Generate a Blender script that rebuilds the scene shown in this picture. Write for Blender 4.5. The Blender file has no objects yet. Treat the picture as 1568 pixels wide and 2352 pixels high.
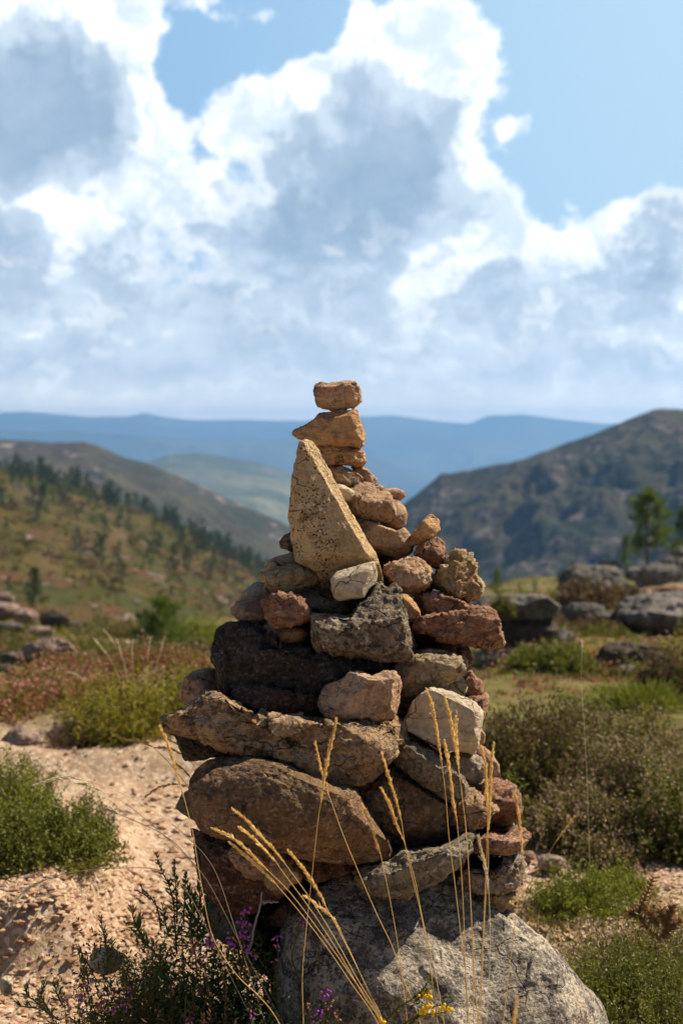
import bpy, math, random
import numpy as np
from mathutils import Vector, Matrix

# ------------------------------------------------------------------ scene, camera, world, sun
S = bpy.context.scene
COL = S.collection
F = 3528.0                       # focal length in pixels of a 1568 x 2352 picture
TILT = math.atan(176 / F)
CAMZ = 1.5
S.render.engine = 'CYCLES'
S.cycles.use_denoising = True
S.cycles.max_bounces = 5
S.cycles.diffuse_bounces = 3
S.cycles.glossy_bounces = 1
S.cycles.transmission_bounces = 2
S.cycles.transparent_max_bounces = 4
S.cycles.volume_bounces = 1
S.cycles.use_adaptive_sampling = True
S.cycles.adaptive_threshold = 0.02
S.view_settings.view_transform = 'Standard'
S.view_settings.look = 'None'
S.view_settings.gamma = 1
S.view_settings.exposure = 0.72

cam = bpy.data.cameras.new('camera')
camo = bpy.data.objects.new('camera', cam)
COL.objects.link(camo)
cam.sensor_fit = 'VERTICAL'
cam.sensor_height = 24
cam.lens = 36 * F / 3528
cam.clip_start = 0.05
cam.clip_end = 60000
camo.location = (0, 0, CAMZ)
camo.rotation_euler = (math.pi / 2 - TILT, 0, 0)
cam.dof.use_dof = True
cam.dof.focus_distance = 3.2
cam.dof.aperture_fstop = 2.9
cam.dof.aperture_blades = 7
S.camera = camo

SUN_DIR = Vector((0.64, 0.27, 0.78)).normalized()
sun = bpy.data.lights.new('sun', 'SUN')
suno = bpy.data.objects.new('sun', sun)
COL.objects.link(suno)
sun.energy = 5.0
sun.angle = math.radians(0.5)
sun.color = (1.0, 0.88, 0.70)
suno.rotation_euler = SUN_DIR.to_track_quat('Z', 'Y').to_euler()
SUN_EL = math.asin(SUN_DIR.z)
SUN_AZ = math.atan2(SUN_DIR.x, SUN_DIR.y)


# ------------------------------------------------------------------ node helper
class NT:
    def __init__(self, tree):
        self.t = tree; self.n = tree.nodes; self.l = tree.links
    def node(self, typ, **kw):
        n = self.n.new(typ)
        for k, v in kw.items():
            setattr(n, k, v)
        return n
    def put(self, sock, v):
        if isinstance(v, bpy.types.NodeSocket):
            self.l.new(v, sock)
        elif v is not None:
            if hasattr(sock, 'default_value'):
                try:
                    sock.default_value = v
                except Exception:
                    sock.default_value = (*v, 1.0)
    def math(self, op, a, b=None, c=None, clamp=False):
        n = self.node('ShaderNodeMath', operation=op, use_clamp=clamp)
        self.put(n.inputs[0], a)
        if b is not None: self.put(n.inputs[1], b)
        if c is not None: self.put(n.inputs[2], c)
        return n.outputs[0]
    def vmath(self, op, a, b=None, s=None):
        n = self.node('ShaderNodeVectorMath', operation=op)
        self.put(n.inputs[0], a)
        if b is not None: self.put(n.inputs[1], b)
        if s is not None: self.put(n.inputs['Scale'], s)
        return n.outputs['Value'] if op in ('LENGTH', 'DOT_PRODUCT', 'DISTANCE') else n.outputs[0]
    def noise(self, vec, scale, detail=4, rough=0.55, dist=0.0, out='Fac', lac=2.0):
        n = self.node('ShaderNodeTexNoise')
        self.put(n.inputs['Vector'], vec)
        n.inputs['Scale'].default_value = scale
        n.inputs['Detail'].default_value = detail
        n.inputs['Roughness'].default_value = rough
        n.inputs['Lacunarity'].default_value = lac
        n.inputs['Distortion'].default_value = dist
        return n.outputs[out]
    def vor(self, vec, scale, feature='F1', out='Distance', rand=1.0):
        n = self.node('ShaderNodeTexVoronoi', feature=feature)
        self.put(n.inputs['Vector'], vec)
        n.inputs['Scale'].default_value = scale
        n.inputs['Randomness'].default_value = rand
        return n.outputs[out]
    def rng(self, v, a, b, c=0.0, d=1.0, smooth=True):
        n = self.node('ShaderNodeMapRange', interpolation_type='SMOOTHSTEP' if smooth else 'LINEAR')
        self.put(n.inputs[0], v)
        for i, x in enumerate((a, b, c, d)): self.put(n.inputs[1 + i], x)
        return n.outputs[0]
    def mix(self, f, a, b, mode='MIX'):
        n = self.node('ShaderNodeMix', data_type='RGBA', blend_type=mode)
        self.put(n.inputs[0], f); self.put(n.inputs[6], a); self.put(n.inputs[7], b)
        return n.outputs[2]
    def sep(self, v):
        n = self.node('ShaderNodeSeparateXYZ'); self.put(n.inputs[0], v); return n.outputs
    def comb(self, x, y, z):
        n = self.node('ShaderNodeCombineXYZ')
        for i, v in enumerate((x, y, z)): self.put(n.inputs[i], v)
        return n.outputs[0]
    def bump(self, h, strength, dist, normal=None):
        n = self.node('ShaderNodeBump')
        n.inputs['Strength'].default_value = strength
        n.inputs['Distance'].default_value = dist
        self.put(n.inputs['Height'], h)
        if normal is not None: self.put(n.inputs['Normal'], normal)
        return n.outputs[0]


def ray(x, y):
    """direction (with y component 1) through a point of the 1568 x 2352 picture"""
    u = (x - 784) / F; v = -(y - 1176) / F
    d = Vector((u, math.cos(TILT) + v * math.sin(TILT), -math.sin(TILT) + v * math.cos(TILT)))
    return d / d.y


def at(x, y, Y):
    return Vector((0, 0, CAMZ)) + ray(x, y) * Y


def azel(x, y):
    d = ray(x, y)
    return math.atan2(d.x, d.y), math.asin(d.z / d.length)


# ------------------------------------------------------------------ sky
W = bpy.data.worlds.new('World')
S.world = W
W.use_nodes = True
W.cycles.sampling_method = 'MANUAL'
W.cycles.sample_map_resolution = 512
g = NT(W.node_tree)
g.n.clear()
tc = g.node('ShaderNodeTexCoord').outputs['Generated']
dirn = g.vmath('NORMALIZE', tc)
sx, sy, sz = g.sep(dirn)
az = g.math('MULTIPLY', g.math('ARCTAN2', sx, sy), 3.528)
el = g.math('MULTIPLY', g.math('ARCSINE', sz), 3.528)
P = g.comb(az, el, 0.0)
# billowing warp of the cloud shapes (one unit = 1000 picture pixels)
nv1 = g.noise(P, 3.2, 3, 0.5, out='Color')
nv2 = g.noise(P, 11.0, 7, 0.62, out='Color')
w1 = g.vmath('SCALE', g.vmath('SUBTRACT', nv1, (0.5, 0.5, 0.5)), s=0.26)
w2 = g.vmath('SCALE', g.vmath('SUBTRACT', nv2, (0.5, 0.5, 0.5)), s=0.13)
Pw = g.vmath('ADD', g.vmath('ADD', P, w1), w2)


def blob_field(PP, blobs):
    acc = None
    for (x, y, rx, ry, rot) in blobs:
        a, e = azel(x, y)
        m = g.node('ShaderNodeMapping', vector_type='TEXTURE')
        g.put(m.inputs[0], PP)
        m.inputs['Location'].default_value = (a * 3.528, e * 3.528, 0)
        m.inputs['Rotation'].default_value = (0, 0, math.radians(rot))
        m.inputs['Scale'].default_value = (rx / 1000, ry / 1000, 1)
        v = g.math('SUBTRACT', 1.0, g.vmath('LENGTH', m.outputs[0]))
        v = g.math('MULTIPLY', v, min(rx, ry) / 200)
        acc = v if acc is None else g.math('SMOOTH_MAX', acc, v, 0.12)
    return acc


COVER = [(90, 120, 300, 330, -20), (300, 330, 190, 150, 40), (60, 480, 330, 230, 0), (420, 460, 160, 90, 20),
         (590, 290, 120, 110, 0), (800, 330, 260, 220, 30), (960, 190, 215, 170, 20), (1010, 60, 150, 90, 0), (830, 45, 60, 65, 50),
         (820, 560, 430, 170, 0), (1010, 420, 130, 200, 0), (1190, 275, 95, 26, 40), (1110, 480, 60, 60, 0),
         (1300, 640, 420, 130, 0), (1400, 520, 130, 60, 10), (1510, 560, 140, 110, 0), (1330, 445, 34, 22, 0),
         (500, 0, 90, 26, 10), (440, 560, 130, 80, 0), (784, 820, 1100, 200, 0), (784, 960, 1300, 140, 0), (120, 680, 300, 120, 0)]
GREY = [(60, 250, 215, 210, -25), (760, 500, 300, 180, 25), (900, 330, 160, 150, 0), (560, 560, 190, 70, 0),
        (430, 690, 300, 48, 0), (600, 790, 260, 62, 0), (1540, 630, 110, 120, 0), (1200, 715, 170, 62, 0), (1230, 840, 190, 50, 0),
        (20, 590, 90, 130, 0), (330, 850, 150, 30, 0), (1450, 820, 160, 35, 0), (640, 900, 180, 22, 0), (90, 830, 260, 70, 0), (1030, 880, 130, 40, 0), (250, 660, 120, 40, 0), (700, 640, 150, 70, 20), (820, 700, 120, 60, 0)]
cov = blob_field(Pw, COVER)
fine = g.noise(P, 9.0, 8, 0.6)
cov = g.math('ADD', cov, g.math('MULTIPLY', g.math('SUBTRACT', fine, 0.5), 0.55))
# clouds of the rest of the sky
away = g.math('MAXIMUM', g.rng(g.math('ABSOLUTE', az), 0.85, 1.5), g.rng(el, 1.05, 1.6))
rest = g.rng(g.noise(dirn, 2.6, 8, 0.6), 0.66, 0.76)
rest = g.math('MULTIPLY', rest, away)
veil = g.math('MULTIPLY', g.math('SUBTRACT', 1.0, away), g.rng(az, -1.0, 0.5, 0.85, 1.0))
mask = g.math('MAXIMUM', g.rng(cov, -0.03, 0.15), rest)
# thickness of the cloud: the deep parts are grey from below
Pg = g.vmath('ADD', g.vmath('ADD', P, g.vmath('SCALE', w1, s=1.1)), g.vmath('SCALE', w2, s=1.5))
grey = blob_field(Pg, GREY)
greyn = g.noise(g.vmath('MULTIPLY', P, g.comb(1.0, g.rng(el, 1.2, 0.2, 1.0, 2.2), 1.0)), 5.5, 8, 0.62)
gg = g.math('ADD', grey, g.math('MULTIPLY', g.math('SUBTRACT', greyn, 0.5), 1.15))
gg = g.rng(gg, -0.22, 0.46, smooth=False)
rg = g.math('MULTIPLY', g.rng(g.noise(dirn, 3.7, 5, 0.6), 0.45, 0.65), away)
gg = g.math('MAXIMUM', gg, rg)
# billows: soft relief all over the cloud
bil = g.noise(Pw, 7.0, 8, 0.62)
bil2 = g.rng(bil, 0.38, 0.60)
white = g.mix(bil2, (0.50, 0.58, 0.645), (0.86, 0.86, 0.86))
bil3 = g.rng(g.noise(Pw, 16.0, 5, 0.6), 0.36, 0.62)
white = g.mix(g.math('MULTIPLY', bil3, 0.35), white, (0.50, 0.565, 0.63))
greyc = g.mix(g.rng(g.noise(Pw, 4.0, 8, 0.6), 0.36, 0.66), (0.19, 0.275, 0.38), (0.28, 0.36, 0.455))
midc = g.mix(bil2, (0.31, 0.395, 0.485), (0.44, 0.52, 0.60))
cloud = g.mix(g.rng(gg, 0.0, 0.35, 0, 1), white, midc)
cloud = g.mix(g.rng(gg, 0.40, 1.0, 0, 0.9), cloud, greyc)
# towards the horizon the clouds get paler and flatter
low = g.rng(el, 0.30, 0.0)
cloud = g.mix(g.math('MULTIPLY', g.rng(el, 0.45, 0.05), 0.30), cloud, (0.80, 0.81, 0.79))
puff = g.math('MULTIPLY', g.rng(g.noise(g.vmath('MULTIPLY', Pw, (1.0, 1.5, 1.0)), 8.0, 9, 0.66), 0.52, 0.66), g.rng(el, 0.62, 0.25, 0.0, 0.6))
cloud = g.mix(puff, cloud, (0.74, 0.75, 0.74))
vlow = g.math('MULTIPLY', g.rng(el, 0.16, 0.0), 0.7)
cloud = g.mix(vlow, cloud, (1.55, 1.35, 1.05))
rim = g.math('MULTIPLY', g.rng(cov, 0.26, 0.02), g.rng(el, 0.15, 0.5))
cloud = g.mix(g.math('MULTIPLY', rim, 0.8), cloud, (0.82, 0.82, 0.82))
skyn = g.node('ShaderNodeTexSky', sky_type='NISHITA', sun_disc=False)
skyn.sun_elevation = SUN_EL
skyn.sun_rotation = SUN_AZ
skyn.altitude = 600
skyn.air_density = 1.0
skyn.dust_density = 0.6
bg1 = g.node('ShaderNodeBackground'); SKYS = 0.05
thin = g.mix(g.rng(az, -0.6, 0.9), (0.21 / SKYS, 0.36 / SKYS, 0.535 / SKYS), (0.32 / SKYS, 0.46 / SKYS, 0.58 / SKYS))
g.put(bg1.inputs[0], g.mix(veil, skyn.outputs[0], thin)); bg1.inputs[1].default_value = SKYS
bg2 = g.node('ShaderNodeBackground'); g.put(bg2.inputs[0], cloud); bg2.inputs[1].default_value = 1.0
mx = g.node('ShaderNodeMixShader'); g.put(mx.inputs[0], mask); g.l.new(bg1.outputs[0], mx.inputs[1]); g.l.new(bg2.outputs[0], mx.inputs[2])
wo = g.node('ShaderNodeOutputWorld'); g.l.new(mx.outputs[0], wo.inputs[0])


# ------------------------------------------------------------------ numpy noise
def _hash(ix, iy, iz, seed):
    h = (ix.astype(np.int64) * 374761393 + iy.astype(np.int64) * 668265263 + iz.astype(np.int64) * 2147483647 + seed * 974634777) & 0xFFFFFFFF
    h = ((h ^ (h >> 13)) * 1274126177) & 0xFFFFFFFF
    h = ((h ^ (h >> 16)) * 2246822519) & 0xFFFFFFFF
    h = h ^ (h >> 15)
    return (h & 0xFFFFFF) / float(0xFFFFFF)


def vnoise(p, seed=0):
    i = np.floor(p).astype(np.int64); f = p - i
    u = f * f * f * (f * (f * 6 - 15) + 10)
    r = 0
    for dx in (0, 1):
        wx = u[:, 0] if dx else 1 - u[:, 0]
        for dy in (0, 1):
            wy = u[:, 1] if dy else 1 - u[:, 1]
            for dz in (0, 1):
                wz = u[:, 2] if dz else 1 - u[:, 2]
                r = r + wx * wy * wz * _hash(i[:, 0] + dx, i[:, 1] + dy, i[:, 2] + dz, seed)
    return r * 2 - 1


ROT = np.array([[0.36, 0.48, -0.8], [-0.8, 0.6, 0.0], [0.48, 0.64, 0.6]])


def fbm(p, oct=4, seed=0, gain=0.5, ridged=False):
    a = 1.0; r = 0; n = 0
    for o in range(oct):
        v = vnoise(p, seed + o * 17)
        if ridged: v = 1 - 2 * np.abs(v)
        r = r + a * v; n += a
        a *= gain; p = (p @ ROT) * 2.03 + 3.7
    return r / n


def worley_chips(p, seed, amt=1.0):
    """each random cell is a little tilted plane: broken-rock facets"""
    i = np.floor(p).astype(np.int64)
    best = np.full(len(p), 1e9); val = np.zeros(len(p))
    for dx in (-1, 0, 1):
        for dy in (-1, 0, 1):
            for dz in (-1, 0, 1):
                c = [i[:, 0] + dx, i[:, 1] + dy, i[:, 2] + dz]
                q = np.stack([c[k] + _hash(c[0], c[1], c[2], seed + k) for k in range(3)], 1)
                d = p - q
                dist = (d ** 2).sum(1)
                n = np.stack([_hash(c[0], c[1], c[2], seed + 7 + k) * 2 - 1 for k in range(3)], 1)
                v = (d * n).sum(1) + (_hash(c[0], c[1], c[2], seed + 11) - 0.5) * 0.5
                m = dist < best
                best = np.where(m, dist, best); val = np.where(m, v, val)
    return val * amt


def sstep(x, a, b):
    t = np.clip((x - a) / (b - a), 0, 1)
    return t * t * (3 - 2 * t)


# ------------------------------------------------------------------ mesh helpers
def mesh_np(name, verts, faces, mats=None, smooth=True, fmat=None, attrs=None):
    """faces: (n,3) or (n,4) array, or a list of such arrays"""
    me = bpy.data.meshes.new(name)
    fl = faces if isinstance(faces, list) else [faces]
    fl = [np.asarray(f, dtype=np.int32) for f in fl if len(f)]
    nloop = sum(f.size for f in fl); npoly = sum(len(f) for f in fl)
    me.vertices.add(len(verts)); me.loops.add(nloop); me.polygons.add(npoly)
    me.vertices.foreach_set('co', np.asarray(verts, dtype=np.float32).ravel())
    me.loops.foreach_set('vertex_index', np.concatenate([f.ravel() for f in fl]))
    tot = np.concatenate([np.full(len(f), f.shape[1], dtype=np.int32) for f in fl])
    start = np.concatenate([[0], np.cumsum(tot)[:-1]]).astype(np.int32)
    me.polygons.foreach_set('loop_start', start)
    me.polygons.foreach_set('loop_total', tot)
    me.polygons.foreach_set('use_smooth', np.full(npoly, bool(smooth)))
    if fmat is not None:
        me.polygons.foreach_set('material_index', np.asarray(fmat, dtype=np.int32))
    if attrs:
        for k, v in attrs.items():
            a = me.attributes.new(k, 'FLOAT', 'POINT')
            a.data.foreach_set('value', np.asarray(v, dtype=np.float32))
    for m in (mats or []): me.materials.append(m)
    me.update(calc_edges=True)
    return me


def link(name, me, parent=None, loc=None):
    o = bpy.data.objects.new(name, me)
    COL.objects.link(o)
    if parent is not None: o.parent = parent
    if loc is not None: o.location = loc
    return o


def tag(o, label=None, cat=None, group=None, kind=None):
    if label: o['label'] = label
    if cat: o['category'] = cat
    if group: o['group'] = group
    if kind: o['kind'] = kind
    return o


def mat(name, rough=0.9, spec=0.3):
    m = bpy.data.materials.new(name); m.use_nodes = True
    g = NT(m.node_tree); g.n.clear()
    b = g.node('ShaderNodeBsdfPrincipled')
    b.inputs['Roughness'].default_value = rough
    b.inputs['Specular IOR Level'].default_value = spec
    o = g.node('ShaderNodeOutputMaterial'); g.l.new(b.outputs[0], o.inputs[0])
    return m, g, b


# ------------------------------------------------------------------ ground shape
def ground_h(x, y):
    x = np.asarray(x, dtype=float); y = np.asarray(y, dtype=float)
    r = np.sqrt(x * x + y * y)
    side = sstep(x / np.maximum(np.abs(y), 1), 0.02, 0.14)
    sl = 0.112 - 0.028 * side
    z = -sl * np.maximum(y - 8.0, 0) * sstep(y, 6, 14)
    edge = 62 + 14 * side
    z = np.where(y > edge, -sl * (edge - 8) - (y - edge) * 0.42, z)
    zf = -62 - 70 * sstep(y, 400, 1100) - 118 * sstep(y, 1000, 3000)
    k = 6.0
    z = np.where(y > 40, np.maximum(z, zf), z)
    # behind and beside the camera the hill goes on gently
    z = z + 0.05 * np.maximum(-y, 0) * (1 - sstep(-y, 0, 200)) - 0.04 * np.maximum(np.abs(x) - 12, 0) * (1 - sstep(r, 60, 120))
    z = np.where(y < 0, np.maximum(z, -60.0), z)
    far = sstep(r, 3000, 5000)
    z = z * (1 - far) + far * -250.0
    return z


def relief(x, y):
    r = np.sqrt(x * x + y * y)
    p = np.stack([x, y, np.zeros_like(x)], 1)
    d = fbm(p * 0.35, 3, 5) * 0.10 * sstep(r, 5.0, 12)
    d += fbm(p * 1.7 + 9, 4, 6) * 0.05
    d += fbm(p * 9.0 + 4, 4, 8, 0.6) * 0.016 * (1 - sstep(r, 10, 25))
    # raised shoulder of soil at the left, eroded at its front
    b = sstep(x, -0.66, -0.84) * sstep(y + 0.25 * fbm(p * 1.6, 3, 78), 4.12, 4.24) * (1 - sstep(y, 4.7, 6.2))
    d += b * (0.20 + 0.05 * fbm(p * 2.5, 3, 77))
    b2 = sstep(x, -0.2, -0.7) * sstep(y, 6.55, 6.75) * (1 - sstep(y, 9, 12))
    d += b2 * 0.12
    d += fbm(p * 0.06, 3, 2) * 1.0 * sstep(r, 25, 60)
    return d


def ground_z(x, y):
    xa = np.array([float(x)]); ya = np.array([float(y)])
    return float(ground_h(xa, ya)[0] + relief(xa, ya)[0])


def on_ground(px, py, lo=2.0, hi=75.0):
    """the point of the near ground seen at a picture point"""
    d = ray(px, py)
    Y = np.exp(np.linspace(math.log(lo), math.log(hi), 500))
    X = d.x * Y; Z = CAMZ + d.z * Y
    G = ground_h(X, Y) + relief(X, Y)
    k = np.argmax(Z <= G) if (Z <= G).any() else 499
    return Vector((X[k], Y[k], G[k]))


def ground_material():
    m, g, b = mat('soil_and_turf', 0.95, 0.2)
    geo = g.node('ShaderNodeNewGeometry').outputs['Position']
    x, y, z = g.sep(geo)
    n1 = g.noise(geo, 1.3, 6, 0.6)
    n2 = g.noise(geo, 9, 6, 0.65)
    n3 = g.noise(geo, 60, 5, 0.7)
    sand = g.mix(g.rng(n2, 0.3, 0.7), (0.34, 0.235, 0.14), (0.50, 0.375, 0.24))
    sand = g.mix(g.rng(n3, 0.35, 0.7), g.mix(0.5, sand, (0.25, 0.16, 0.11)), sand)
    grit = g.vor(geo, 70, out='Color')
    gr = g.node('ShaderNodeSeparateColor'); g.put(gr.inputs[0], grit)
    sand = g.mix(g.math('MULTIPLY', g.rng(gr.outputs[0], 0.72, 0.8), 0.6), sand, (0.66, 0.52, 0.42))
    sand = g.mix(g.math('MULTIPLY', g.rng(gr.outputs[1], 0.8, 0.85), 0.6), sand, (0.30, 0.15, 0.09))
    turf = g.mix(g.rng(n2, 0.35, 0.65), (0.075, 0.080, 0.016), (0.16, 0.13, 0.035))
    turf = g.mix(g.rng(n1, 0.5, 0.7), turf, (0.20, 0.115, 0.06))
    # the track is bare, the heath beyond it overgrown
    yy = g.math('ADD', y, g.math('MULTIPLY', g.math('SUBTRACT', n1, 0.5), 1.6))
    over = g.rng(yy, 6.6, 8.0)
    rightside = g.math('MULTIPLY', g.rng(x, 0.55, 0.9), g.rng(g.math('ADD', y, g.math('MULTIPLY', n2, 0.5)), 5.0, 4.5))
    rightback = g.math('MULTIPLY', g.rng(x, 0.6, 1.1), g.rng(yy, 5.5, 6.3))
    k = g.math('MAXIMUM', over, g.math('MAXIMUM', g.math('MULTIPLY', rightside, 0.55), rightback))
    patch = g.rng(g.noise(geo, 0.5, 5, 0.6), 0.60, 0.66)
    k = g.math('MULTIPLY', k, g.math('SUBTRACT', 1.0, g.math('MULTIPLY', patch, g.rng(y, 10, 16))))
    col = g.mix(k, sand, turf)
    far = g.mix(g.rng(g.noise(geo, 0.004, 8, 0.62), 0.4, 0.62), (0.05, 0.065, 0.025), (0.19, 0.17, 0.09))
    col = g.mix(g.rng(y, 80, 200), col, far)
    g.put(b.inputs['Base Color'], col)
    h = g.math('ADD', g.math('MULTIPLY', n3, 0.6), g.math('MULTIPLY', n2, 1.2))
    g.put(b.inputs['Normal'], g.bump(h, 0.7, 0.02))
    return m


def build_ground():
    a1 = np.concatenate([np.linspace(-180, -32, 40), np.linspace(-30, 30, 420), np.linspace(32, 180, 40)])
    a1 = np.radians(a1)
    r = np.concatenate([[0.0], np.exp(np.linspace(math.log(0.4), math.log(2.5), 25))[:-1],
                        np.exp(np.linspace(math.log(2.5), math.log(90), 420))[:-1],
                        np.exp(np.linspace(math.log(90), math.log(9200), 90))])
    A, R = np.meshgrid(a1, r)
    X = (np.sin(A) * R).ravel(); Y = (np.cos(A) * R).ravel()
    Z = ground_h(X, Y) + relief(X, Y)
    na, nr = len(a1), len(r)
    i = np.arange(nr - 1)[:, None] * na + np.arange(na - 1)[None, :]
    i = i.ravel()
    f = np.stack([i, i + 1, i + na + 1, i + na], 1)
    me = mesh_np('ground', np.stack([X, Y, Z], 1), f, [ground_material()])
    tag(link('ground', me), 'sandy pink soil, stony turf and valley floor', kind='structure')


build_ground()


# ------------------------------------------------------------------ hills
def hill_material(name, cols, rock, scale, rockamt, tree=None, treeamt=0.0):
    m, g, b = mat(name, 0.95, 0.15)
    geo = g.node('ShaderNodeNewGeometry').outputs['Position']
    st = g.vmath('MULTIPLY', geo, (1, 1, 1.6))
    n1 = g.noise(st, scale, 8, 0.62)
    n2 = g.noise(st, scale * 3.1, 8, 0.62)
    n3 = g.noise(st, scale * 11, 6, 0.65)
    col = g.mix(g.rng(n1, 0.4, 0.6), cols[0], cols[1])
    col = g.mix(g.rng(n2, 0.48, 0.62), col, cols[2])
    col = g.mix(g.math('MULTIPLY', g.rng(n3, 0.5, 0.66), 0.7), col, cols[3])
    rm = g.rng(g.math('ADD', g.math('MULTIPLY', n2, 0.5), g.math('MULTIPLY', n3, 0.5)), 0.60 - rockamt, 0.63 - rockamt * 0.5)
    col = g.mix(rm, col, rock)
    if tree:
        v = g.noise(geo, scale * 7, 6, 0.7)
        col = g.mix(g.rng(v, 0.60 - treeamt, 0.66 - treeamt), col, tree)
    g.put(b.inputs['Base Color'], col)
    g.put(b.inputs['Normal'], g.bump(g.math('ADD', n3, n2), 0.8, 2.0 / (scale * 60)))
    return m


HILLS = {}


def hill(name, pts, D, Df, zf, amp, material, nl=1 / 60., bumpy=0.0, label=None, ext=0.06, na=340, nt=150, pw=1.0, seed=0):
    """ridge line given by its picture points, D metres off; the slope falls to its foot Df metres off at height zf"""
    px = np.array([p[0] for p in pts], float)
    zr = np.array([at(p[0], p[1], D).z for p in pts])
    ta = (px - 784) / F
    A = np.linspace(ta[0] - ext, ta[-1] + ext, na)
    ZR = np.interp(A, ta, zr)
    ZR = ZR if ext > .2 else ZR + np.where(A < ta[0], (zr[1] - zr[0]) / (ta[1] - ta[0]) * (A - ta[0]), 0) + np.where(A > ta[-1], (zr[-1] - zr[-2]) / (ta[-1] - ta[-2]) * (A - ta[-1]), 0)
    xs = A * D
    ZR = ZR + fbm(np.stack([xs * nl * 2.2, np.zeros_like(xs), np.zeros_like(xs)], 1), 5, seed + 3, 0.6) * bumpy
    T = np.concatenate([np.linspace(0, 1, nt), np.linspace(1.02, 1.35, 12)])
    AA, TT = np.meshgrid(A, T)
    kw = np.hanning(81); kw /= kw.sum()
    ZS = np.convolve(np.concatenate([np.full(40, ZR[0]) + (ZR[0] - ZR[1]) * np.arange(40, 0, -1), ZR, np.full(40, ZR[-1]) + (ZR[-1] - ZR[-2]) * np.arange(1, 41)]), kw, 'valid')
    wz = np.clip(TT, 0, 1) ** 7
    ZZ = ZS[None] * (1 - wz) + ZR[None] * wz
    DD = Df + (D - Df) * TT
    prof = np.where(TT <= 1, np.power(np.clip(TT, 0, 1), pw), 1 - (TT - 1) ** 1.0 * 1.6)
    Z = np.where(TT <= 1, zf + (ZZ - zf) * prof, ZZ - (DD - D) * 0.28)
    X = AA * DD
    wx = fbm(np.stack([X.ravel() * nl * .7, DD.ravel() * nl * .7, np.zeros(X.size) + 5], 1), 3, seed + 77) * 0.9
    p = np.stack([X.ravel() * nl + wx, DD.ravel() * nl * .6 + wx, np.zeros(X.size)], 1)
    n = fbm(p, 6, seed, 0.55, ridged=True).reshape(X.shape)
    env = np.clip(1 - TT, 0, 1) ** 0.6 * np.clip(TT * 4, 0, 1)
    Z = Z + (n - 0.7) * amp * env
    q = np.stack([X.ravel() * nl * 7, DD.ravel() * nl * 7, np.zeros(X.size)], 1)
    Z = Z + fbm(q, 4, seed + 9, 0.6).reshape(X.shape) * amp * 0.16 * np.clip((1.0 - TT) * 5, 0, 1) ** 0.5
    k, l = X.shape
    i = (np.arange(k - 1)[:, None] * l + np.arange(l - 1)[None, :]).ravel()
    f = np.stack([i, i + 1, i + l + 1, i + l], 1)
    V = np.stack([X.ravel(), DD.ravel(), Z.ravel()], 1)
    me = mesh_np(name, V, f, [material])
    o = tag(link(name, me), label, kind='structure')
    HILLS[name] = (A, T, X, DD, Z)
    return o


GREEN_SLOPE = hill_material('green_slope', [(0.050, 0.050, 0.010), (0.085, 0.062, 0.015), (0.085, 0.043, 0.017), (0.022, 0.028, 0.008)],
                            (0.22, 0.18, 0.15), 0.045, 0.02)
ROCKY_SLOPE = hill_material('rocky_slope', [(0.024, 0.028, 0.013), (0.045, 0.041, 0.019), (0.038, 0.028, 0.023), (0.010, 0.012, 0.009)],
                            (0.12, 0.098, 0.088), 0.016, 0.065, (0.010, 0.018, 0.008), 0.01)
MID_SLOPE = hill_material('mid_slope', [(0.030, 0.030, 0.013), (0.070, 0.058, 0.026), (0.045, 0.034, 0.022), (0.012, 0.016, 0.009)],
                          (0.25, 0.21, 0.18), 0.010, 0.04, (0.02, 0.04, 0.018), 0.02)
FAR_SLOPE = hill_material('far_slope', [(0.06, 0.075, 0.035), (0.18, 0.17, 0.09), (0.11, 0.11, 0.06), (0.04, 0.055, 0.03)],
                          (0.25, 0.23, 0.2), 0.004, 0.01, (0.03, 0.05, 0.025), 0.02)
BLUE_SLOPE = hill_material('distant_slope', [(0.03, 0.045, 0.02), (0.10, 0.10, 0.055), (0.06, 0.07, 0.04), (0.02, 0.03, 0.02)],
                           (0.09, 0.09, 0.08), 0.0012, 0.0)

hill('near_hillside', [(-330, 985), (-120, 1040), (0, 1074), (100, 1096), (157, 1110), (238, 1140), (286, 1163), (381, 1200), (419, 1215), (485, 1245), (547, 1275), (609, 1312), (700, 1372), (800, 1440), (900, 1520), (1000, 1620), (1150, 1800)],
     300, 62, -8.5, 5.0, GREEN_SLOPE, 1 / 45., 0.8, 'green and russet hillside falling to the right', pw=0.85, seed=11)
hill('grey_hillside', [(-300, 975), (0, 1010), (60, 1013), (120, 1018), (200, 1016), (232, 1028), (290, 1052), (340, 1068), (400, 1095), (480, 1130), (560, 1165), (640, 1200), (720, 1245), (800, 1290), (900, 1350)],
     900, 420, -72, 30, MID_SLOPE, 1 / 160., 3.5, 'grey green ridge beyond the near hillside', pw=0.8, seed=23)
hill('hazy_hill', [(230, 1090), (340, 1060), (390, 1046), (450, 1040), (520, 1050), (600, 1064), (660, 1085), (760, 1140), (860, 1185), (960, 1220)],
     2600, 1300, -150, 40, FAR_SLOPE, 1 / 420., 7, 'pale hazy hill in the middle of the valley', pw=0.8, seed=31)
hill('rocky_hill', [(780, 1290), (860, 1215), (930, 1160), (1000, 1105), (1012, 1093), (1035, 1093), (1090, 1084), (1170, 1065), (1240, 1038), (1330, 1010), (1400, 980), (1440, 962), (1500, 937), (1568, 941), (1700, 925), (1900, 900)],
     750, 420, -64, 46, ROCKY_SLOPE, 1 / 120., 3.0, 'dark rocky hill rising to the right', pw=0.8, seed=47)
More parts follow.
